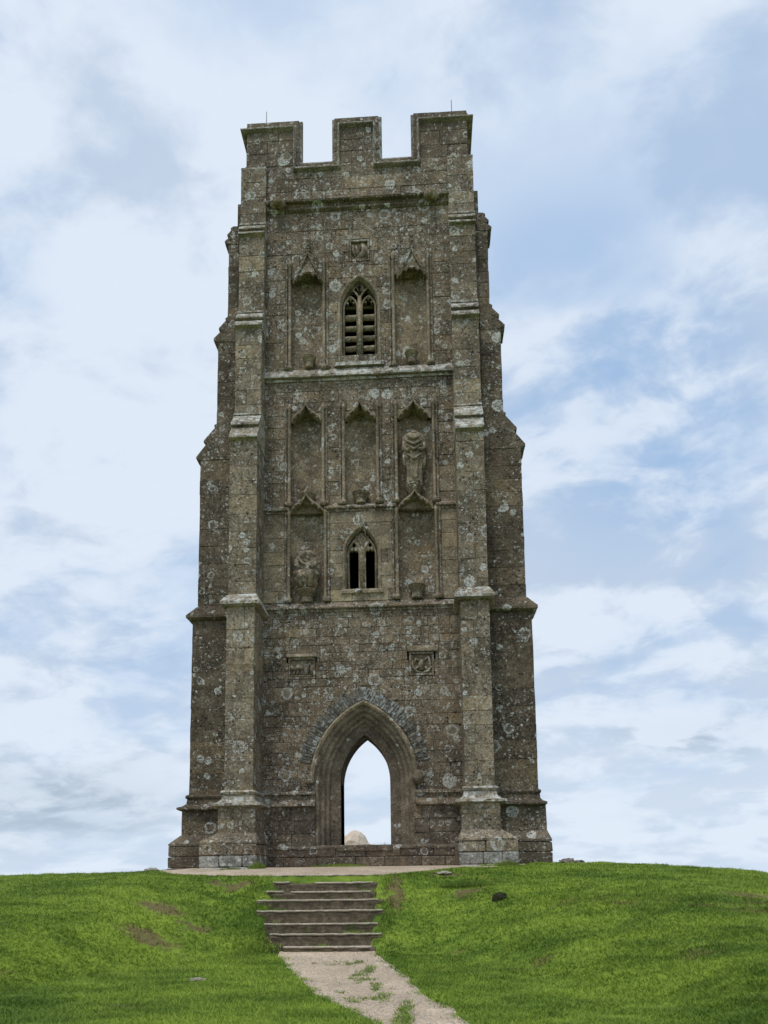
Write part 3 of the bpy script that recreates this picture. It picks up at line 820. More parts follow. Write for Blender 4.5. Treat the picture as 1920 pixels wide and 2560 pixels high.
# plain wall above canopies' recess: reliefs --------------------------------------------------------
def relief(x0, x1, z0, z1, lumps, lintel=None, name='carved_panel'):
    mb = MB(); mb.box(x0, x1, .09, .30, z0, z1)
    p = mb.build(name, M_smooth, tower)
    mb = MB()
    for t in ((x0, x0+.05, z0, z1), (x1-.05, x1, z0, z1), (x0+.05, x1-.05, z0, z0+.05), (x0+.05, x1-.05, z1-.05, z1)):
        mb.box(t[0], t[1], -.005, .12, t[2], t[3])
    mb.build('panel_frame', M_wall, p)
    mb = MB()
    for pts, r in lumps: mb.tube([(x, .045, z) for x, z in pts], r, 7)
    fix_normals(mb.build('carving', M_statue, p, True))
    if lintel:
        mb = MB(); mb.cbox(lintel[0], lintel[1], -.06, .15, lintel[2], lintel[3], .015, j=.008); mb.build('lintel', M_smooth, p)
    return p
# a long low beast with a standing figure
relief(-1.88, -1.18, 4.94, 5.50, [([(-1.76, 5.20), (-1.62, 5.26), (-1.50, 5.22)], [.05, .075, .05]), ([(-1.76, 5.20), (-1.82, 5.30)], [.05, .035]), ([(-1.72, 5.2), (-1.74, 5.04)], .025), ([(-1.64, 5.2), (-1.66, 5.04)], .025),
    ([(-1.52, 5.2), (-1.54, 5.04)], .025), ([(-1.42, 5.04), (-1.40, 5.24), (-1.36, 5.34)], [.05, .055, .03]), ([(-1.27, 5.04), (-1.27, 5.24), (-1.26, 5.32)], [.045, .055, .02]), ([(-1.26, 5.38), (-1.26, 5.40)], .04), ([(-1.38, 5.40), (-1.38, 5.41)], .035), ([(-1.82, 5.02), (-1.24, 5.02)], .03)], (-1.93, -1.14, 5.50, 5.60))
# a winged figure in a curled frame
relief(1.25, 1.88, 4.96, 5.57, [([(1.32, 5.36), (1.33, 5.18), (1.45, 5.06), (1.60, 5.03), (1.74, 5.08), (1.82, 5.20)], .035), ([(1.56, 5.10), (1.55, 5.28), (1.58, 5.38)], [.07, .075, .04]), ([(1.57, 5.44), (1.58, 5.45)], .045),
    ([(1.52, 5.34), (1.42, 5.40), (1.38, 5.26)], [.03, .04, .02]), ([(1.62, 5.34), (1.74, 5.44), (1.78, 5.26), (1.76, 5.16)], [.03, .05, .04, .02]), ([(1.48, 5.2), (1.40, 5.12)], .03), ([(1.66, 5.2), (1.70, 5.10)], .03)], (1.20, 2.00, 5.58, 5.73))
# a bird bowing over its nest
relief(-.22, .34, 16.73, 17.38, [([(.16, 17.24), (.20, 17.12), (.18, 16.98), (.08, 16.88), (-.02, 16.84)], [.05, .085, .09, .07, .03]), ([(.16, 17.26), (.10, 17.22), (.07, 17.12)], [.045, .03, .02]), ([(-.04, 17.22), (.0, 17.05), (.03, 16.92)], [.03, .05, .03]),
    ([(-.12, 17.24), (-.11, 17.05), (-.06, 16.90)], [.035, .04, .03]), ([(.25, 17.16), (.28, 16.98), (.24, 16.86)], [.03, .05, .03]), ([(-.15, 16.83), (.26, 16.83)], .025)])

# ---- buttresses -------------------------------------------------------------------------------------
STAGES = [  # z0, z1, projection
    (.92, ZP+.0, pF), (ZP+.20, ZC-.02, pE), (ZC+.30, Z3-.06, pD), (Z3+.92, Z2-.06, pC), (Z2+.62, Z1-.06, pB), (Z1+.42, ZBT, pA)]
def offset_profile(p_lo, p_hi, z, rise, o=.10):
    """double weathering seen from the side: list of (projection, height)"""
    m = p_lo+(p_hi-p_lo)*.40-.0
    return [(p_lo-.02, z-.07), (p_lo+.015, z-.05), (p_lo+o+.02, z-.02), (p_lo+o+.02, z+.03), (m-.015, z+rise*.50-.03), (m-.01, z+rise*.50-.035), (m+.085, z+rise*.50-.02), (m+.085, z+rise*.50+.03), (p_hi+.03, z+rise-.05), (p_hi+.06, z+rise-.04), (p_hi+.06, z+rise+.01), (p_hi-.02, z+rise+.05)]
def cap_profile(p_lo, p_hi, z):
    return [(p_lo-.02, z-.07), (p_lo+.06, z-.06), (p_lo+.14, z-.01), (p_lo+.14, z+.055), (p_hi+.03, z+.28), (p_hi-.02, z+.32)]
OFFS = [(offset_profile(pD, pC, Z3, .92), 0), (offset_profile(pC, pB, Z2, .62), 0), (offset_profile(pB, pA, Z1, .42, .09), 0)]
def buttress(axis, c0, c1, sgn, base, full, mat, crust=M_crust):
    """axis 'y': projects to -y, across x in c0..c1.  axis 'x': projects to sgn*x from |x|=base, across y in c0..c1"""
    def P(u, p, z): return (u, -p+base, z) if axis == 'y' else (sgn*(base+p), u, z)
    def bx(mb, u0, u1, p0, p1, z0, z1, c, tint, j):
        if axis == 'y': mb.cbox(u0, u1, base-p1, base-p0, z0, z1, c, tint, j)
        elif sgn > 0: mb.cbox(base+p0, base+p1, u0, u1, z0, z1, c, tint, j)
        else: mb.cbox(-base-p1, -base-p0, u0, u1, z0, z1, c, tint, j)
    core = MB()
    for z0, z1, p in STAGES:
        if p == pA and axis == 'x': continue
        ex = .08 if p == pF else 0
        bx(core, c0+.02-ex, c1-.02+ex, -.1, p-.02, z0-.12, z1+.05, .004, 0, 0)
    bx(core, c0-.25, c1+.18, -.1, 1.40 if axis == 'y' else (1.38 if sgn < 0 else 1.24), -.4, .62, .01, 0, 0)
    bt = core.build('buttress', M_core, tower)
    if not full: bt.data.materials[0] = mat
    if full:
        for z0, z1, p in STAGES:
            if p == pA and axis == 'x': continue
            ex = .10 if p == pF else 0
            z = z0-.10
            while z < z1-1e-6:
                h = rnd.uniform(.34, .52)
                if z1+.02-(z+h) < .25: h = z1+.02-z
                a0, a1 = c0-ex, c1+ex
                if p < .3 or rnd.random() < .38: cuts = [a0, a1]
                else: cuts = [a0, a0+(a1-a0)*rnd.choice((.36, .44, .58, .64)), a1]
                for u0, u1 in zip(cuts[:-1], cuts[1:]):
                    mb = MB(); pr = p+rnd.uniform(-.006, .006)
                    bx(mb, u0+.002, u1-.002, -.05, pr, z+.0015, z+h-.0015, .007, T(), .006)
                    mb.build('buttress_stone', mat, bt)
                z += h
        BP = 1.50 if axis == 'y' else (1.47 if sgn < 0 else 1.29)
        # base: two courses and a chamfer
        oi, oo = (.20, .45) if axis == 'y' else (.0, .10)
        lo, hi = (c0-oo, c1+oi) if (axis == 'x' or c0 < 0) else (c0-oi, c1+oo)
        if axis == 'x': lo, hi = c0-.28, c1+.20
        for k, (z0, z1) in enumerate(((-.35, .14), (.14, .42), (.42, .68))):
            n = 2 if k != 1 else 3
            cu = sorted([lo, hi]+[lo+(hi-lo)*(i+rnd.uniform(.75, 1.25))/n for i in range(n-1)])
            for u0, u1 in zip(cu[:-1], cu[1:]):
                mb = MB(); bx(mb, u0+.004, u1-.004, -.05, BP+rnd.uniform(-.015, .012)+(.03 if k == 0 else 0), z0+.005, z1-.005, .02, T(), .01)
                mb.build('base_stone', (M_grey if k < 2 else mat) if axis == 'y' else M_dark, bt)
        mb = MB()
        q0 = BP-.01; r0 = [(lo, -.05), (lo, q0), (hi, q0), (hi, -.05)]; r1 = [(c0-.11, -.05), (c0-.11, pF+.01), (c1+.11, pF+.01), (c1+.11, -.05)]
        mb.grid([[P(u, p, .685) for u, p in r0], [P(u, p, .73) for u, p in r0], [P(u, p, .95) for u, p in r1]]); fix_normals(mb.build('base_chamfer', M_but if axis == 'y' else M_dark, bt))
    # plinth moulding wrapping three sides
    def wrap(name, prof, m, e0=0., n=5):
        mb = MB(); rows = []
        for out, z in prof:               # out = overhang relative to stage E face
            u0, u1, p = c0-out, c1+out, pE+out*(.7 if axis == 'x' and sgn > 0 else 1.)
            pts = [(u0, -.05)]+[(u0, p*i/3) for i in range(1, 4)]+[(u0+(u1-u0)*i/n, p) for i in range(1, n)]+[(u1, p*i/3) for i in range(3, 0, -1)]+[(u1, -.05)]
            rows.append([P(u, q+rnd.uniform(-.006, .006), z+rnd.uniform(-.006, .006)) for u, q in pts])
        mb.grid(rows); return fix_normals(mb.build(name, m, bt))
    wrap('plinth_moulding', [(-.03, ZP+.36), (.05, ZP+.34), (.075, ZP+.30), (.06, ZP+.26), (.03, ZP+.23), (.05, ZP+.12), (.13, ZP+.05), (.24, ZP+.02), (.25, ZP-.03), (.19, ZP-.06), (.10, ZP-.08)], crust)
    # cap at the first string: hipped on three sides
    mb = MB(); rows = []
    for out, p, z in ((-.01, pE-.03, ZC-.07), (.06, pE+.06, ZC-.06), (.14, pE+.14, ZC-.01), (.14, pE+.14, ZC+.055), (.02, pD+.02, ZC+.30), (-.03, pD-.03, ZC+.34)):
        u0, u1 = c0-out, c1+out
        pts = [(u0, -.05), (u0, p*.5), (u0, p)]+[(u0+(u1-u0)*i/5, p) for i in range(1, 5)]+[(u1, p), (u1, p*.5), (u1, -.05)]
        rows.append([P(u, q, z+rnd.uniform(-.007, .007)) for u, q in pts])
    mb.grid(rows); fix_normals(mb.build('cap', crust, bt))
    for prof, _ in OFFS:
        mb = MB(); n = 5; rows = []
        pr = list(prof)
        lo, hi = c0-.012, c1+.012
        for i in range(n+1):
            u = lo+(hi-lo)*i/n
            rows.append([P(u, p+rnd.uniform(-.005, .005), z+rnd.uniform(-.007, .007)) for p, z in pr]+[P(u, -.05, pr[-1][1]), P(u, -.05, pr[0][1])])
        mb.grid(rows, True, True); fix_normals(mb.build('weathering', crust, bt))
    if axis == 'y':
        mb = MB(); mb.prism([(-pA-.01, ZBT-.02), (-pA-.015, ZBT+.03), (.02, ZBT+.09), (.02, ZBT-.02)], 'x', c0, c1); mb.build('top_slab', crust, bt)
    return bt
buttress('y', -B, -A, 1, 0, True, M_but)
buttress('y', A, B, 1, 0, True, M_but)
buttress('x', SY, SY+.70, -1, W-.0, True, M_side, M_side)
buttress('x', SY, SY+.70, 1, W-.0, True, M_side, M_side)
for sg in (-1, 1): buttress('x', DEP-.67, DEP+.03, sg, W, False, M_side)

# ---- parapet with battlements ---------------------------------------------------------------------------
PX = 3.19; ZS, ZT = 20.03, 21.36      # crenel sill, merlon top
merl = [(-PX, -1.57), (-.69, .70), (1.56, PX)]
LO, LT = ZS-.16, ZT-.10
parapet = MB(); parapet.box(-PX+.02, PX-.02, .03, .5, 18.7, LO)
for x0, x1 in merl: parapet.box(x0+.1, x1-.1, .03, .5, LO, LT)
par = parapet.build('parapet', M_core, tower)
def pstone(x0, x1, z0, z1):
    mb = MB(); mb.stone([(x0+.004, z0+.004), (x1-.004, z0+.004), (x1-.004, z1-.004), (x0+.004, z1-.004)], rnd.uniform(-.006, .006), .12, tint=T(.7), c=.010)
    mb.build('parapet_stone', M_para, par)
for x0, x1 in merl:                                      # facing of merlons, then the strip over the buttress tops
    z = 19.80
    while z < ZT-.3:
        h = rnd.uniform(.36, .46)
        if ZT-.12-(z+h) < .25: h = ZT-.12-z
        xm = x0+(x1-x0)*rnd.uniform(.35, .65)
        pstone(x0+.06, xm, z, z+h); pstone(xm, x1-.06, z, z+h); z += h
for sg in (-1, 1):
    xa, xb = sorted((sg*A, sg*PX)); pstone(xa, xb, 19.60, 19.80)
for xa, xb in ((-1.56, -.56), (.64, 1.62)): pass
def coping(T4):
    """moulded coping following the battlements; T4 maps local (x,y,z) to the world"""
    path = [(-PX, ZT), (-1.57, ZT), (-1.57, ZS), (-.69, ZS), (-.69, ZT), (.70, ZT), (.70, ZS), (1.56, ZS), (1.56, ZT), (PX, ZT)]
    prof = [(.12, .55), (.0, .30), (-.03, .27), (-.03, .19), (.01, .15), (.36, -.03), (.37, -.10), (.40, -.11), (.42, -.10), (.46, -.01), (.46, .06)]
    mb = MB(); rows = []
    for i, (x, z) in enumerate(path):
        row = []
        def nrm(a, b_):
            d = (b_[0]-a[0], b_[1]-a[1]); L = math.hypot(*d); return (d[1]/L, -d[0]/L)    # into the masonry (to the right of travel)
        n1 = nrm(path[i-1], (x, z)) if i else None; n2 = nrm((x, z), path[i+1]) if i < len(path)-1 else None
        for d, y in prof:
            d -= .0
            if n1 is None: px, pz = x+min(y, .2), z+n2[1]*d
            elif n2 is None: px, pz = x-min(y, .2), z+n1[1]*d
            else:
                k1 = d*(1.0 if n1[0] == 0 else .50); k2 = d*(1.0 if n2[0] == 0 else .50)
                px, pz = x+n1[0]*k1+n2[0]*k2, z+n1[1]*k1+n2[1]*k2
            row.append(T4((px, y, pz)))
        rows.append(row)
    mb.grid(rows); return mb
o = fix_normals(coping(lambda p: p).build('coping', M_cope, par))
# the other three sides
cxm, cym = 0., DEP/2
for k, nm in ((1, 'right'), (2, 'rear'), (3, 'left')):
    def T4(p, k=k):
        x, y = p[0]*(1 if k == 2 else (DEP-.0)/(2*PX)), p[1]
        if k == 1: return (PX-y, cym+x, p[2])
        if k == 2: return (-x, DEP-y, p[2])
        return (-PX+y, cym-x, p[2])
    mb = MB()
    def wb(x0, x1, z0, z1):
        v = [T4((x, y, z)) for z in (z0, z1) for y in (.03, .5) for x in (x0, x1)]
        mb.add(v, [(0,2,3,1),(4,5,7,6),(0,1,5,4),(2,6,7,3),(0,4,6,2),(1,3,7,5)])
    wb(-PX+.02, PX-.02, 18.6, LO)
    for x0, x1 in merl: wb(x0+.1, x1-.1, LO, LT)
    p2 = fix_normals(mb.build('parapet', M_para, tower)); fix_normals(coping(T4).build('coping', M_para, p2))
for x, y in ((-2.62, .25), (2.72, .25)):
    mb = MB(); mb.tube([(x, y, ZT-.12), (x, y, ZT+.50)], [.012, .009], 6); mb.build('lightning_rod', M_metal, tower)

# ------------------------------------------------------------------ statues
def headless_bishop(cx, cy, z0, h):
    mb = MB(); rows = []; nu, nv = 40, 56
    zr = [0, .05, .12, .30, .50, .68, .82, .90, .935, .962, .985]
    wr = [.200, .205, .190, .215, .245, .270, .285, .280, .245, .13, .07]
    dr = [.15, .155, .15, .155, .17, .175, .165, .15, .13, .105, .085]
    for i in range(nv+1):
        t = i/nv; w = np.interp(t, zr, wr); d = np.interp(t, zr, dr); row = []
        for k in range(nu):
            ph = 2*math.pi*k/nu; s_, c_ = math.sin(ph), math.cos(ph)     # front is -y
            x = w*c_; y = d*s_; f = 0.
            front = max(0., -s_)
            if t < .62:                                # long tubular folds of the alb
                f += .036*math.sin(ph*9+.6*math.sin(t*9))*(1-t*.6)
            if .30 < t < .92:                          # hanging U folds of the cope on the chest
                u = (t-.30)/.62; xx = c_
                f += .008*front*math.sin((u*5.0-2.4*xx*xx)*2*math.pi*.72)*(1-abs(xx)*.4)
            if .08 < t < .5 and abs(c_) < .45: f += .034*front     # front panel of the vestment
            if .45 < t < .9 and abs(c_) > .62: f += .028           # sleeves
            f += .012*mnoise.noise(Vector((x*9, y*9, t*14)))
            n = Vector((c_, s_, 0))
            row.append((cx+x+n.x*f, cy+y+n.y*f, z0+t*h))
        rows.append(row)
    mb.grid(rows, True, True)
    # collar, forearms with folded hands, shoes
    col_ = [(cx+.125*math.cos(a), cy-.01+.11*math.sin(a), z0+h*.955+.02*math.sin(a)) for a in [2*math.pi*i/16 for i in range(17)]]
    mb.tube(col_, .028, 7)
    mb.blob((cx+.01, cy, z0+h*.985), (.06, .055, .045), 10, 7, .5, 12)
    for sg in (-1, 1):
        mb.tube([(cx+sg*.24, cy-.03, z0+h*.80), (cx+sg*.265, cy-.07, z0+h*.64), (cx+sg*.17, cy-.16, z0+h*.60), (cx+sg*.06, cy-.195, z0+h*.635)], [.07, .075, .06, .035], 9)
        mb.blob((cx+sg*.09, cy-.13, z0+.03), (.065, .10, .05), 9, 6, .2)
        mb.tube([(cx+sg*.255, cy-.05, z0+h*.60), (cx+sg*.262, cy-.04, z0+h*.40), (cx+sg*.24, cy-.03, z0+h*.28)], [.05, .055, .03], 8)
    for k, (zz, w_, sag) in enumerate(((.86, .17, .06), (.78, .21, .09), (.69, .20, .09), (.52, .17, .10))):   # carved hanging folds
        pts = [(cx+w_*u, cy-.165-.035*(1-u*u)-(.01 if k < 3 else 0), z0+h*zz-sag*1.5*(1-abs(u)**1.2)) for u in [-1+2*i/10 for i in range(11)]]
        mb.tube(pts, [.026+.020*(1-abs(-1+2*i/10)) for i in range(11)], 6)
    o_ = fix_normals(mb.build('stone_statue', M_statue, None, True, (cx, cy, z0))); return o_
st = headless_bishop(1.475, -.03, 10.10, 1.50)
tag(st, 'headless robed stone statue standing in the right-hand niche of the middle row', 'statue')
def broken_figure(cx, cy, z0):
    mb = MB(); rows = []; nu, nv = 36, 40; h = 1.0
    for i in range(nv+1):
        t = i/nv; row = []
        w = np.interp(t, [0, .12, .3, .5, .7, .9, 1], [.20, .26, .285, .285, .28, .26, .235]); d = np.interp(t, [0, .12, .3, .45, .6, 1], [.17, .25, .28, .25, .22, .19])
        for k in range(nu):
            ph = 2*math.pi*k/nu; c_, s_ = math.cos(ph), math.sin(ph)
            x, y, z = w*c_, d*s_, t*h
            nn = mnoise.noise(Vector((x*8+3, y*8, z*6)))*.085+mnoise.noise(Vector((x*19, y*19+4, z*17)))*.05
            nn += .02*math.sin(ph*7+z*9)
            zz = z+(.05*mnoise.noise(Vector((x*10, y*10, 2.)))+.03*math.sin(x*22) if i > nv-4 else 0)
            row.append((cx+x+c_*nn, cy+y+s_*nn, z0+zz))
        rows.append(row)
    mb.grid(rows, True, True)
    # the lap, knees, fallen folds and a stump of an arm
    for sg in (-1, 1):
        mb.blob((cx+sg*.12, cy-.20, z0+.34), (.11, .12, .16), 12, 9, .5, 14, sg)
        mb.tube([(cx+sg*.13, cy-.22, z0+.36), (cx+sg*.12, cy-.20, z0+.18), (cx+sg*.10, cy-.17, z0+.03)], [.085, .07, .06], 9)
        mb.tube([(cx+sg*.22, cy-.10, z0+.80), (cx+sg*.24, cy-.14, z0+.64), (cx+sg*.15, cy-.22, z0+.52)], [.06, .075, .05], 9)
    mb.tube([(cx-.18, cy-.20, z0+.80), (cx-.06, cy-.25, z0+.64), (cx+.10, cy-.25, z0+.56), (cx+.19, cy-.20, z0+.62)], [.03, .04, .04, .03], 7)
    mb.tube([(cx+.02, cy-.12, z0+.97), (cx+.06, cy-.16, z0+.80), (cx+.18, cy-.12, z0+.72)], [.035, .04, .03], 7)
    return fix_normals(mb.build('stone_statue', M_statue, None, True, (cx, cy, z0)))
st2 = broken_figure(-1.405, -.04, 7.30)
tag(st2, 'broken seated stone figure worn to a stump in the lower left niche', 'statue')

# ------------------------------------------------------------------ ground
def sm(a, b_, t): t = np.clip((t-a)/(b_-a), 0, 1); return t*t*(3-2*t)
def hill_z(x, y):
    x = np.asarray(x, float); y = np.asarray(y, float)
    ax = np.abs(x-.0)
    wide = sm(1.6, 6., ax)
    top = -.055+.17*sm(-4.2, -.9, y)                                  # terrace by the tower
    side_l = np.where(x < 0, -.10*sm(3.6, 6., -x)-.012*np.maximum(0, -x-6)*1.6-.003*np.maximum(0, -x-9)**2, 0)
    side_r = np.where(x > 0, -.012*np.maximum(0, x-4)**1.0-.0155*np.maximum(0, x-5.6)**2, 0)
    side_r = np.maximum(side_r, -12)
    top = top+side_l+side_r
    y0 = -3.9+1.2*wide; y1 = -6.25-7.5*wide
    t = np.clip((y0-y)/(y0-y1), 0, 1)
    k = t*(1-wide)+sm(0, 1, t)*wide
    low = -1.36-.020*np.maximum(0, -6.2-y)*np.exp(-np.maximum(0, -y-12)*.15)-.02*np.maximum(0, -y-24)**1.2
    z = top*(1-k)+np.minimum(low, top)*k
    z = z+.075*(np.exp(-((x-1.0)/.22)**2)+np.exp(-((x+1.85)/.25)**2))*sm(-6.9, -6.0, y)*(1-sm(-4.3, -3.8, y))
    # falls away behind the crest and all round the hill
    back = np.maximum(0, y-1.2-5.5*np.exp(-(x/4.5)**6))
    z = z-.05*back-.010*np.minimum(back, 40)**1.6-.15*np.maximum(0, back-20)
    r = np.hypot(x, y+4); z = z-.22*np.maximum(0, r-26)
    z = z+.03*np.sin(x*1.3+.7*np.sin(y*.9))*np.sin(y*1.1+1)*sm(2.4, 4., ax)+.02*np.sin(x*3.1+1)*np.sin(y*2.7)*sm(2., 3., ax)
    z = z+(.016*np.sin(x*5.3+2*np.sin(y*2.1))*np.sin(y*4.7+1.3*np.sin(x*1.7))+.010*np.sin(x*9.1+y*3.3)*np.sin(y*8.3-x*2.7))*sm(1.9, 2.8, ax)*(y < 6)
    return np.maximum(z, -158)
def in_stairs(x, y): return (x > -1.50) & (x < .74) & (y > -6.2) & (y < -3.88)
fine_x = np.arange(-13, 13.01, .13); out_ = 13*1.16**np.arange(1, 28)
xs = np.concatenate([-out_[::-1], fine_x, out_])
fine_y = np.arange(-15, 6.01, .11)
ys = np.concatenate([-15-1.0*1.22**np.arange(1, 34)[::-1]+1, fine_y, 6+1.0*1.22**np.arange(1, 34)-1])
X, Y = np.meshgrid(xs, ys); Z = hill_z(X, Y)
Z = np.where((X > -1.42) & (X < .62) & (Y > -6.1) & (Y < -3.95), Z-.32, Z)
Z = np.where((np.abs(X) < 3.6) & (Y > .5) & (Y < 6.4), -.3, Z)
ny, nx = X.shape
idx = np.arange(nx*ny).reshape(ny, nx)
fq = np.stack([idx[:-1, :-1], idx[:-1, 1:], idx[1:, 1:], idx[1:, :-1]], -1).reshape(-1, 4)
def np_mesh(name, co, faces, mat, smooth=True):
    me = bpy.data.meshes.new(name)
    n, k = faces.shape
    me.vertices.add(len(co)); me.vertices.foreach_set('co', np.ascontiguousarray(co, dtype=np.float32).ravel())
    me.loops.add(n*k); me.loops.foreach_set('vertex_index', np.ascontiguousarray(faces, dtype=np.int32).ravel())
    me.polygons.add(n); me.polygons.foreach_set('loop_start', np.arange(0, n*k, k, dtype=np.int32)); me.polygons.foreach_set('loop_total', np.full(n, k, dtype=np.int32))
    if smooth: me.polygons.foreach_set('use_smooth', np.ones(n, dtype=bool))
    me.materials.append(mat); me.update(calc_edges=True); me.validate()
    o = bpy.data.objects.new(name, me); COL.objects.link(o); return o
hill = kind(np_mesh('hill', np.stack([X, Y, Z], -1).reshape(-1, 3), fq, M_turf), 'structure')

def strip(name, left, right, mat, n=60, m=14, dz=.006, jag=.05, seed=1.):
    """sheet between two polylines, lying just above the hill"""
    L = np.array(left); Rr = np.array(right)
    def res(P):
        d = np.concatenate([[0], np.cumsum(np.hypot(*np.diff(P, axis=0).T))]); t = np.linspace(0, d[-1], n+1)
        return np.stack([np.interp(t, d, P[:, 0]), np.interp(t, d, P[:, 1])], 1)
    l, r = res(L), res(Rr); rows = []
    for i in range(n+1):
        jl = jag*mnoise.noise(Vector((i*.35, seed, 0)))*2; jr = jag*mnoise.noise(Vector((i*.35, seed+7, 0)))*2
        a = l[i]+(l[i]-r[i])/max(1e-6, np.hypot(*(l[i]-r[i])))*jl; b_ = r[i]+(r[i]-l[i])/max(1e-6, np.hypot(*(l[i]-r[i])))*jr
        u = np.linspace(0, 1, m+1)[:, None]; rows.append(a*(1-u)+b_*u)
    P = np.array(rows).reshape(-1, 2); z = hill_z(P[:, 0], P[:, 1])+dz
    id2 = np.arange((n+1)*(m+1)).reshape(n+1, m+1)
    f = np.stack([id2[:-1, :-1], id2[:-1, 1:], id2[1:, 1:], id2[1:, :-1]], -1).reshape(-1, 4)
    o = kind(np_mesh(name, np.column_stack([P, z]), f, mat), 'structure'); return o
PATH_L = [(-.92, -6.16), (-.72, -7.0), (-.28, -8.43), (.264, -10.06), (.69, -10.82), (1.12, -11.77), (1.35, -13.5), (1.3, -19), (1.2, -24)]
PATH_R = [(.70, -6.16), (.80, -6.5), (1.20, -8.15), (1.59, -10.18), (1.83, -10.84), (2.04, -11.77), (2.5, -13.5), (2.9, -19), (2.9, -24)]
strip('path', PATH_L, PATH_R, M_gravel, 90, 16)
strip('forecourt', [(-4.9, -.9), (-4.2, -2.3), (-2.9, -3.45), (-1.80, -3.86), (.0, -3.88), (.86, -3.88), (1.30, -3.2), (2.2, -2.2), (3.4, -1.75), (3.9, -1.55)],
      [(-4.3, .3), (-3.6, .2), (-2.5, .2), (-1.8, .2), (0., .2), (.8, .2), (1.3, .2), (2.2, .2), (3.4, .2), (3.6, .0)], M_gravel, 70, 16, .010, .05, 5.)

# stairs
stairs = empty('stairs', (-.4, -5.0, -1.3)); tag(stairs, 'worn earth and stone steps climbing the grassy slope to the doorway', 'steps')
STEP = [(-6.20, -1.222, [(-.86, .40), (.40, .66)]), (-5.87, -1.047, [(-1.16, .81)]), (-5.54, -.877, [(-1.33, .72)]), (-5.21, -.674, [(-1.54, -.35), (-.35, .79)]), (-4.88, -.487, [(-1.61, .69)]),
        (-4.55, -.346, [(-1.49, -1.16), (-1.02, .52)]), (-4.22, -.178, [(-1.42, -1.10), (-.60, .55)]), (-3.89, -.046, [(-1.82, -.75), (-.75, .86)])]
for k, (y, z, segs) in enumerate(STEP):
    x0, x1 = segs[0][0]+.05, segs[-1][1]+(.10 if 0 < k < 7 else .05)
    x0 -= .04
    mb = MB(); rows = []; n = 26
    for i in range(n+1):
        x = x0+(x1-x0)*i/n; e = .022*mnoise.noise(Vector((x*4, k*3., 0))); e2 = .012*mnoise.noise(Vector((x*9, k*5., 3)))
        rows.append([(x, y+.50, z-.02), (x, y+.04+e, z-.022+e2), (x, y+.005+e, z-.05+e2), (x, y+.015+e+.02*mnoise.noise(Vector((x*12, 0, k))), z-.12), (x, y-.02+e, z-.42), (x, y+.50, z-.42)])
    mb.grid(rows, True, True); sp = fix_normals(mb.build('step', M_riser, stairs))
    for s0, s1 in segs:
        mb = MB(); rows = []; n = max(4, int((s1-s0)*14)); off = rnd.uniform(-.012, .012)
        for i in range(n+1):
            x = s0+(s1-s0)*i/n; e = .035*(abs(2*i/n-1)**8)+.026*mnoise.noise(Vector((x*5+k, k*2., 9))); ez = .010*mnoise.noise(Vector((x*6, k*4., 1)))+off
            w_ = .30+.05*mnoise.noise(Vector((x*3, k, 4)))
            rows.append([(x, y+w_, z-.02), (x, y+.0+e, z+.010+ez), (x, y-.014+e, z+ez), (x, y-.012+e, z-.014+ez), (x, y+.02+e, z-.03+ez), (x, y+w_, z-.05)])
        mb.grid(rows, True, True); fix_normals(mb.build('tread', M_tread, sp))

# ------------------------------------------------------------------ loose stones, mounds
def rock(name, c, r, mat, label, cat, group=None, amp=.5, seed=0., nu=14, nv=10, smooth=False):
    mb = MB(); mb.blob(c, r, nu, nv, amp, 9, seed); o_ = fix_normals(mb.build(name, mat, None, smooth))
    return tag(o_, label, cat, group)
# pale mound of rock seen through the doorway
mb = MB(); rows = []
prof = [(-3.35, -1.6), (-3.1, .55), (-2.75, 1.15), (-2.45, 1.55), (-2.12, 1.60), (-1.95, 1.78), (-1.80, 1.84), (-1.63, 1.80), (-1.45, 1.72), (-1.30, 1.56), (-1.16, 1.28), (-.95, 1.02), (-.72, .86), (-.45, .66), (-.2, -1.6)]
for y, s_ in ((15.0, .25), (15.15, .62), (15.4, .84), (15.9, .95), (16.5, .97), (17.2, 1.0), (18.2, .9), (19.0, .5)):
    rows.append([(x+.04*mnoise.noise(Vector((x*5, y*3, 0))), y+.30*mnoise.noise(Vector((x*2.6, z*2.6, y))), -1.6+(z+1.6)*s_) for x, z in prof])
mb.grid(rows); mb.add(rows[0], [tuple(range(len(prof)))]); mb.add(rows[-1], [tuple(range(len(prof)))[::-1]])
tag(fix_normals(mb.build('sandy_mound', M_sand, None)), 'pale sandy mound behind the tower, seen low through the doorway', 'mound')
def gz(x, y): return float(hill_z(x, y))
rock('molehill', (2.93, -5.15, gz(2.93, -5.15)-.02), (.15, .14, .13), M_soil, 'small dark earth mound alone on the grass right of the steps', 'molehill', amp=.25, nu=24, nv=18, smooth=True)
rock('flat_stone', (1.95, -3.85, gz(1.95, -3.85)+.02), (.14, .10, .035), M_pale, 'pale flat stone in the grass just right of the top step', 'stone', seed=2)
rock('flat_stone', (-1.55, -8.9, gz(-1.55, -8.9)+.015), (.11, .08, .03), M_pale, 'pale flat stone in the lawn left of the gravel path', 'stone', seed=4)
rock('rubble_stone', (4.98, -.35, gz(4.98, -.35)+.04), (.20, .16, .10), M_rock, 'larger rubble stone against the right foot of the tower', 'stone', seed=5)
rock('rubble_stone', (5.27, -.2, gz(5.27, -.2)+.03), (.15, .13, .07), M_rock, 'smaller rubble stone outermost beside the right foot of the tower', 'stone', seed=7)
rock('rubble_stone', (-5.02, -.9, gz(-5.02, -.9)+.03), (.17, .14, .06), M_pale, 'pale low stone against the left foot of the tower', 'stone', seed=9)

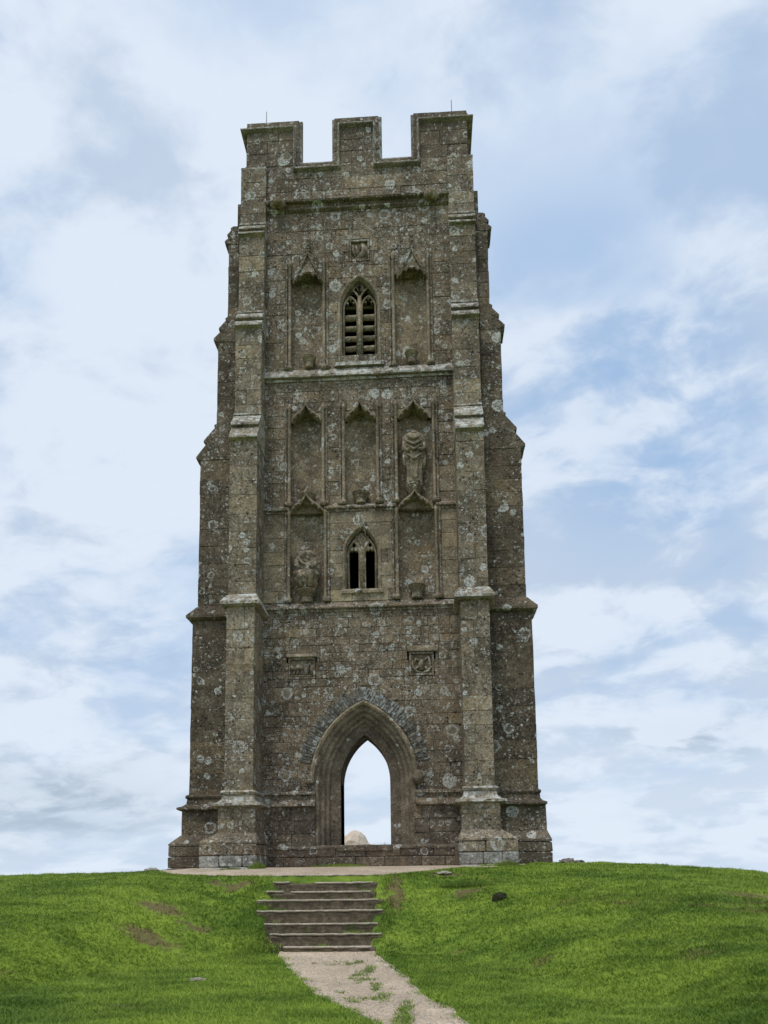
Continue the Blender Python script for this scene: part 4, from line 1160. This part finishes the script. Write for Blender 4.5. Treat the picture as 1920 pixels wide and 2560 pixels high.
# ------------------------------------------------------------------ grass
rs = np.random.RandomState(5)
def blades(px, py, h, w, lean, pz=None):
    n = len(px); z = hill_z(px, py) if pz is None else pz
    la = rs.uniform(0, 2*np.pi, n); a = la+np.pi/2+rs.uniform(-.6, .6, n); dx, dy = np.cos(a), np.sin(a)
    la = la+0.; l = lean*rs.uniform(.2, 1.0, n)*h
    tx, ty = px+np.cos(la)*l, py+np.sin(la)*l
    p0 = np.stack([px-dx*w, py-dy*w, z-.008], 1); p1 = np.stack([px+dx*w, py+dy*w, z-.008], 1)
    p2 = np.stack([tx, ty, z+h], 1)
    co = np.stack([p0, p1, p2], 1).reshape(-1, 3)
    return co, np.arange(3*n).reshape(n, 3)
def poly_x(poly, y): P = np.array(poly)[::-1]; return np.interp(y, P[:, 1], P[:, 0])
def grass_obj(name, px, py, h, w, lean, pz=None, shade=None):
    co, f = blades(px, py, h, w, lean, pz)
    o = np_mesh(name, co, f, M_blade, False)
    at = o.data.attributes.new('shade', 'FLOAT', 'FACE'); at.data.foreach_set('value', (rs.uniform(0, 1, len(px)) if shade is None else shade).astype(np.float32))
    return o
def lawn(n):
    d = np.exp(rs.uniform(np.log(7.0), np.log(24.), n))                # denser near the viewer
    u = rs.uniform(-.60, .56, n)
    y = -20+d; x = 1.648+u*d
    nz = np.array([mnoise.noise(Vector((float(a)*1.6, float(b_)*2.2, 0))) for a, b_ in zip(x[::1], y[::1])]) if n < 1 else .5*np.sin(x*3.1+np.sin(y*2.3)*1.7)*np.sin(y*3.7+np.sin(x*1.9)*1.3)
    edge = .07*np.sin(y*9+np.sin(y*23))+.05*rs.randn(n)
    pl, pr = poly_x(PATH_L, y), poly_x(PATH_R, y)
    onpath = (y < -6.15) & (x > pl+edge) & (x < pr+edge)
    ptc = np.array([mnoise.noise(Vector((float(p)*2.6, float(r_)*1.3, 4.)))+.5*mnoise.noise(Vector((float(p)*8, float(r_)*5, 1.))) if k_ else 0. for p, r_, k_ in zip(x, y, onpath)])
    mid_ = np.exp(-((x-(pl+(pr-pl)*.62))/.24)**2)*np.exp(-((y+9.9)/2.6)**2)
    tuft1 = ptc+.62*mid_+.10*rs.randn(n) > .66; tuft2 = (((x-1.36)/.11)**2+((y+11.4)/.9)**2 < rs.uniform(.0, 1.2, n)); tuft3 = (((x-.75)/.10)**2+((y+8.0)/.5)**2 < rs.uniform(.0, 1., n))
    onpath &= ~(tuft1 | tuft2 | tuft3)
    stair = (x > np.interp(y, [-6.2, -5.9, -5.2, -3.9], [-.86, -1.15, -1.5, -1.45])+.04*rs.randn(n)) & (x < .74+.05*rs.randn(n)) & (y > -6.25) & (y < -3.85)
    fc = (y > np.interp(x, [-4.9, -4.2, -2.9, -1.8, .86, 1.3, 2.2, 3.4, 3.9], [-.9, -2.3, -3.45, -3.86, -3.88, -3.2, -2.2, -1.75, -1.55])+.05*rs.randn(n)) & (x > -4.9) & (x < 4.0) & (y < .3)
    tw = (np.abs(x) < 4.75) & (y > -.3)
    keep = ~(onpath | stair | fc | tw) & (y < 5)
    bare = np.zeros(n, bool)
    for bx_, by_, rx, ry in SPOTS:
        bare |= (((x-bx_)/rx)**2+((y-by_)/ry)**2 < rs.uniform(.1, 1.3, n))
    keep &= ~(bare & (rs.uniform(0, 1, n) < .8))
    x, y, nz, d = x[keep], y[keep], nz[keep], d[keep]
    h = (.030+.018*(nz+1)/2*2+.018*rs.uniform(0, 1, len(x))); h *= np.where(rs.uniform(0, 1, len(x)) < .03, 1.7, 1)
    w = (.0032+.00038*d)*rs.uniform(.6, 1.3, len(x))
    return x, y, h, w
x, y, h, w = lawn(520000)
kind(grass_obj('grass', x, y, h*.62, w, 2.6), 'stuff')
def tuft(cx, cy, n, rx, ry, h0, label, group=None, z=None, dark=.3):
    r = np.sqrt(rs.uniform(0, 1, n)); a = rs.uniform(0, 2*np.pi, n)
    x = cx+rx*r*np.cos(a); y = cy+ry*r*np.sin(a)
    hh = h0*(1-.6*r)*rs.uniform(.6, 1.1, n)
    o = grass_obj('grass_tuft', x-cx, y-cy, hh, np.full(n, .006), .5, np.zeros(n), rs.uniform(0, dark, n))
    o.location = (cx, cy, gz(cx, cy) if z is None else z)
    tag(o, label, 'grass tuft', group)
tuft(-2.30, -1.62, 420, .20, .10, .24, 'dark grass tuft at the inner foot of the left front buttress')
tuft(3.42, -1.62, 520, .28, .10, .20, 'dark grass tuft at the foot of the right front buttress')
tuft(-.55, -.42, 1100, .75, .10, .13, 'long dark strip of grass at the base wall below the doorway')
tuft(.52, .6, 26, .12, .05, .14, 'thin weeds sprouting on the doorstep at the right jamb', z=.64)
tuft(2.35, -4.35, 900, .55, .13, .15, 'low dark grass clump on the bank right of the top step')
tuft(-1.50, -6.25, 420, .25, .15, .16, 'shaggy dark grass at the left end of the bottom step')
tuft(7.55, -1.5, 420, .45, .15, .12, 'dark grass clump near the crest at the far right')
tuft(-5.0, -10.6, 700, .55, .16, .13, 'long dark grass clump at the lower left of the lawn')
tuft(6.45, -9.6, 260, .22, .10, .10, 'dark grass clump at the lower right of the lawn')

px_, py_, pz_ = [], [], []
for k, (y, z, segs) in enumerate(STEP[:-1]):
    n = 900; xx = rs.uniform(-1.45, .75, n); yy = y+rs.uniform(.10, .31, n)
    m = np.array([mnoise.noise(Vector((float(a)*2.2, k*3.7, 8.)))+.35*mnoise.noise(Vector((float(a)*9, k*2., 2.))) for a in xx])
    edge_ = np.exp(-((xx+1.35)/.25)**2)*.5+np.exp(-((xx-.78)/.16)**2)*.6
    ok = m+edge_+.10*rs.randn(n) > .30
    px_.append(xx[ok]); py_.append(yy[ok]); pz_.append(np.full(ok.sum(), z-.02))
for xa, xb in ((-1.85, -1.30), (.66, .98)):
    n = 1500; xx = rs.uniform(xa, xb, n); yy = rs.uniform(-6.3, -3.95, n)
    ok = np.array([mnoise.noise(Vector((float(a)*4, float(b)*2.5, 3.))) for a, b in zip(xx, yy)]) > -.12
    px_.append(xx[ok]); py_.append(yy[ok]); pz_.append(hill_z(xx[ok], yy[ok]))
px_, py_, pz_ = map(np.concatenate, (px_, py_, pz_))
kind(grass_obj('step_grass', px_, py_, np.where((px_ < -1.45) | (px_ > .75), 1.5, 1)*rs.uniform(.03, .075, len(px_)), rs.uniform(.005, .009, len(px_)), .9, pz_), 'stuff')

# longer clumps of grass scattered through the turf
n = 26000
d = np.exp(rs.uniform(np.log(7.2), np.log(21.5), n)); u = rs.uniform(-.58, .54, n); y = -20+d; x = 1.648+u*d
cl = np.array([mnoise.noise(Vector((float(a)*1.1, float(b)*1.9, 31.)))+.6*mnoise.noise(Vector((float(a)*4.2, float(b)*5.5, 17.))) for a, b in zip(x, y)])
off = (x < -1.7) | (x > np.where(y < -6.2, poly_x(PATH_R, y)+.12, 1.05)) | ((y < -6.3) & (x < poly_x(PATH_L, y)-.1))
fcm = (y > np.interp(x, [-4.9, -4.2, -2.9, -1.8, .86, 1.3, 2.2, 3.4, 3.9], [-.9, -2.3, -3.45, -3.86, -3.88, -3.2, -2.2, -1.75, -1.55])-.05) & (x > -4.95) & (x < 4.1)
ok = (cl > .30) & off & ~fcm & ~((np.abs(x) < 4.8) & (y > -.4)) & (y < 1.2)
x, y = x[ok], y[ok]
kind(grass_obj('long_grass', x, y, rs.uniform(.05, .11, len(x)), (.0026+.0003*(y+20))*rs.uniform(.7, 1.3, len(x)), 1.0), 'stuff')
# weeds and grass along the foot of the tower
n = 2600
t = rs.uniform(0, 1, n); seg = rs.randint(0, 4, n)
ends = [((-3.72, -1.58), (-2.1, -1.58)), ((2.35, -1.58), (3.72, -1.58)), ((-4.85, -.35), (-3.75, -.35)), ((3.75, -.34), (4.75, -.34))]
P0 = np.array([e_[0] for e_ in ends])[seg]; P1 = np.array([e_[1] for e_ in ends])[seg]
x = P0[:, 0]+(P1-P0)[:, 0]*t+.03*rs.randn(n); y = P0[:, 1]-np.abs(.05*rs.randn(n))
ok = np.array([mnoise.noise(Vector((float(a)*3.1, float(b)*2, 5.))) for a, b in zip(x, y)]) > .02
x, y = x[ok], y[ok]
kind(grass_obj('wall_foot_grass', x, y, rs.uniform(.03, .10, len(x)), rs.uniform(.004, .008, len(x)), .7), 'stuff')
# loose pebbles on the path and forecourt
mb = MB(); pr_ = random.Random(3)
for i in range(1500):
    if i < 1050:
        yy = pr_.uniform(-13, -6.3); l_, r_ = float(poly_x(PATH_L, yy)), float(poly_x(PATH_R, yy)); tt = pr_.random(); tt = tt*tt if pr_.random() < .5 else 1-(1-tt)**2
        xx = l_+(r_-l_)*tt
    else: xx = pr_.uniform(-3.6, 2.2); yy = pr_.uniform(-3.6, -1.7) if abs(xx) < 1.6 else pr_.uniform(-2.3, -1.7)
    r = pr_.uniform(.007, .017)*(1.5 if pr_.random() < .06 else 1); zz = gz(xx, yy)+.006
    a_ = pr_.uniform(0, 6.28); vs = []
    for k in range(5): vs.append((xx+r*math.cos(a_+1.257*k)*pr_.uniform(.8, 1.2), yy+r*math.sin(a_+1.257*k)*pr_.uniform(.8, 1.2), zz))
    vs.append((xx+pr_.uniform(-.3, .3)*r, yy+pr_.uniform(-.3, .3)*r, zz+r*pr_.uniform(.6, .9)))
    mb.add(vs, [(k, (k+1) % 5, 5) for k in range(5)])
kind(mb.build('pebbles', M_pale, None, False, (0, -8, -1.4)), 'stuff')
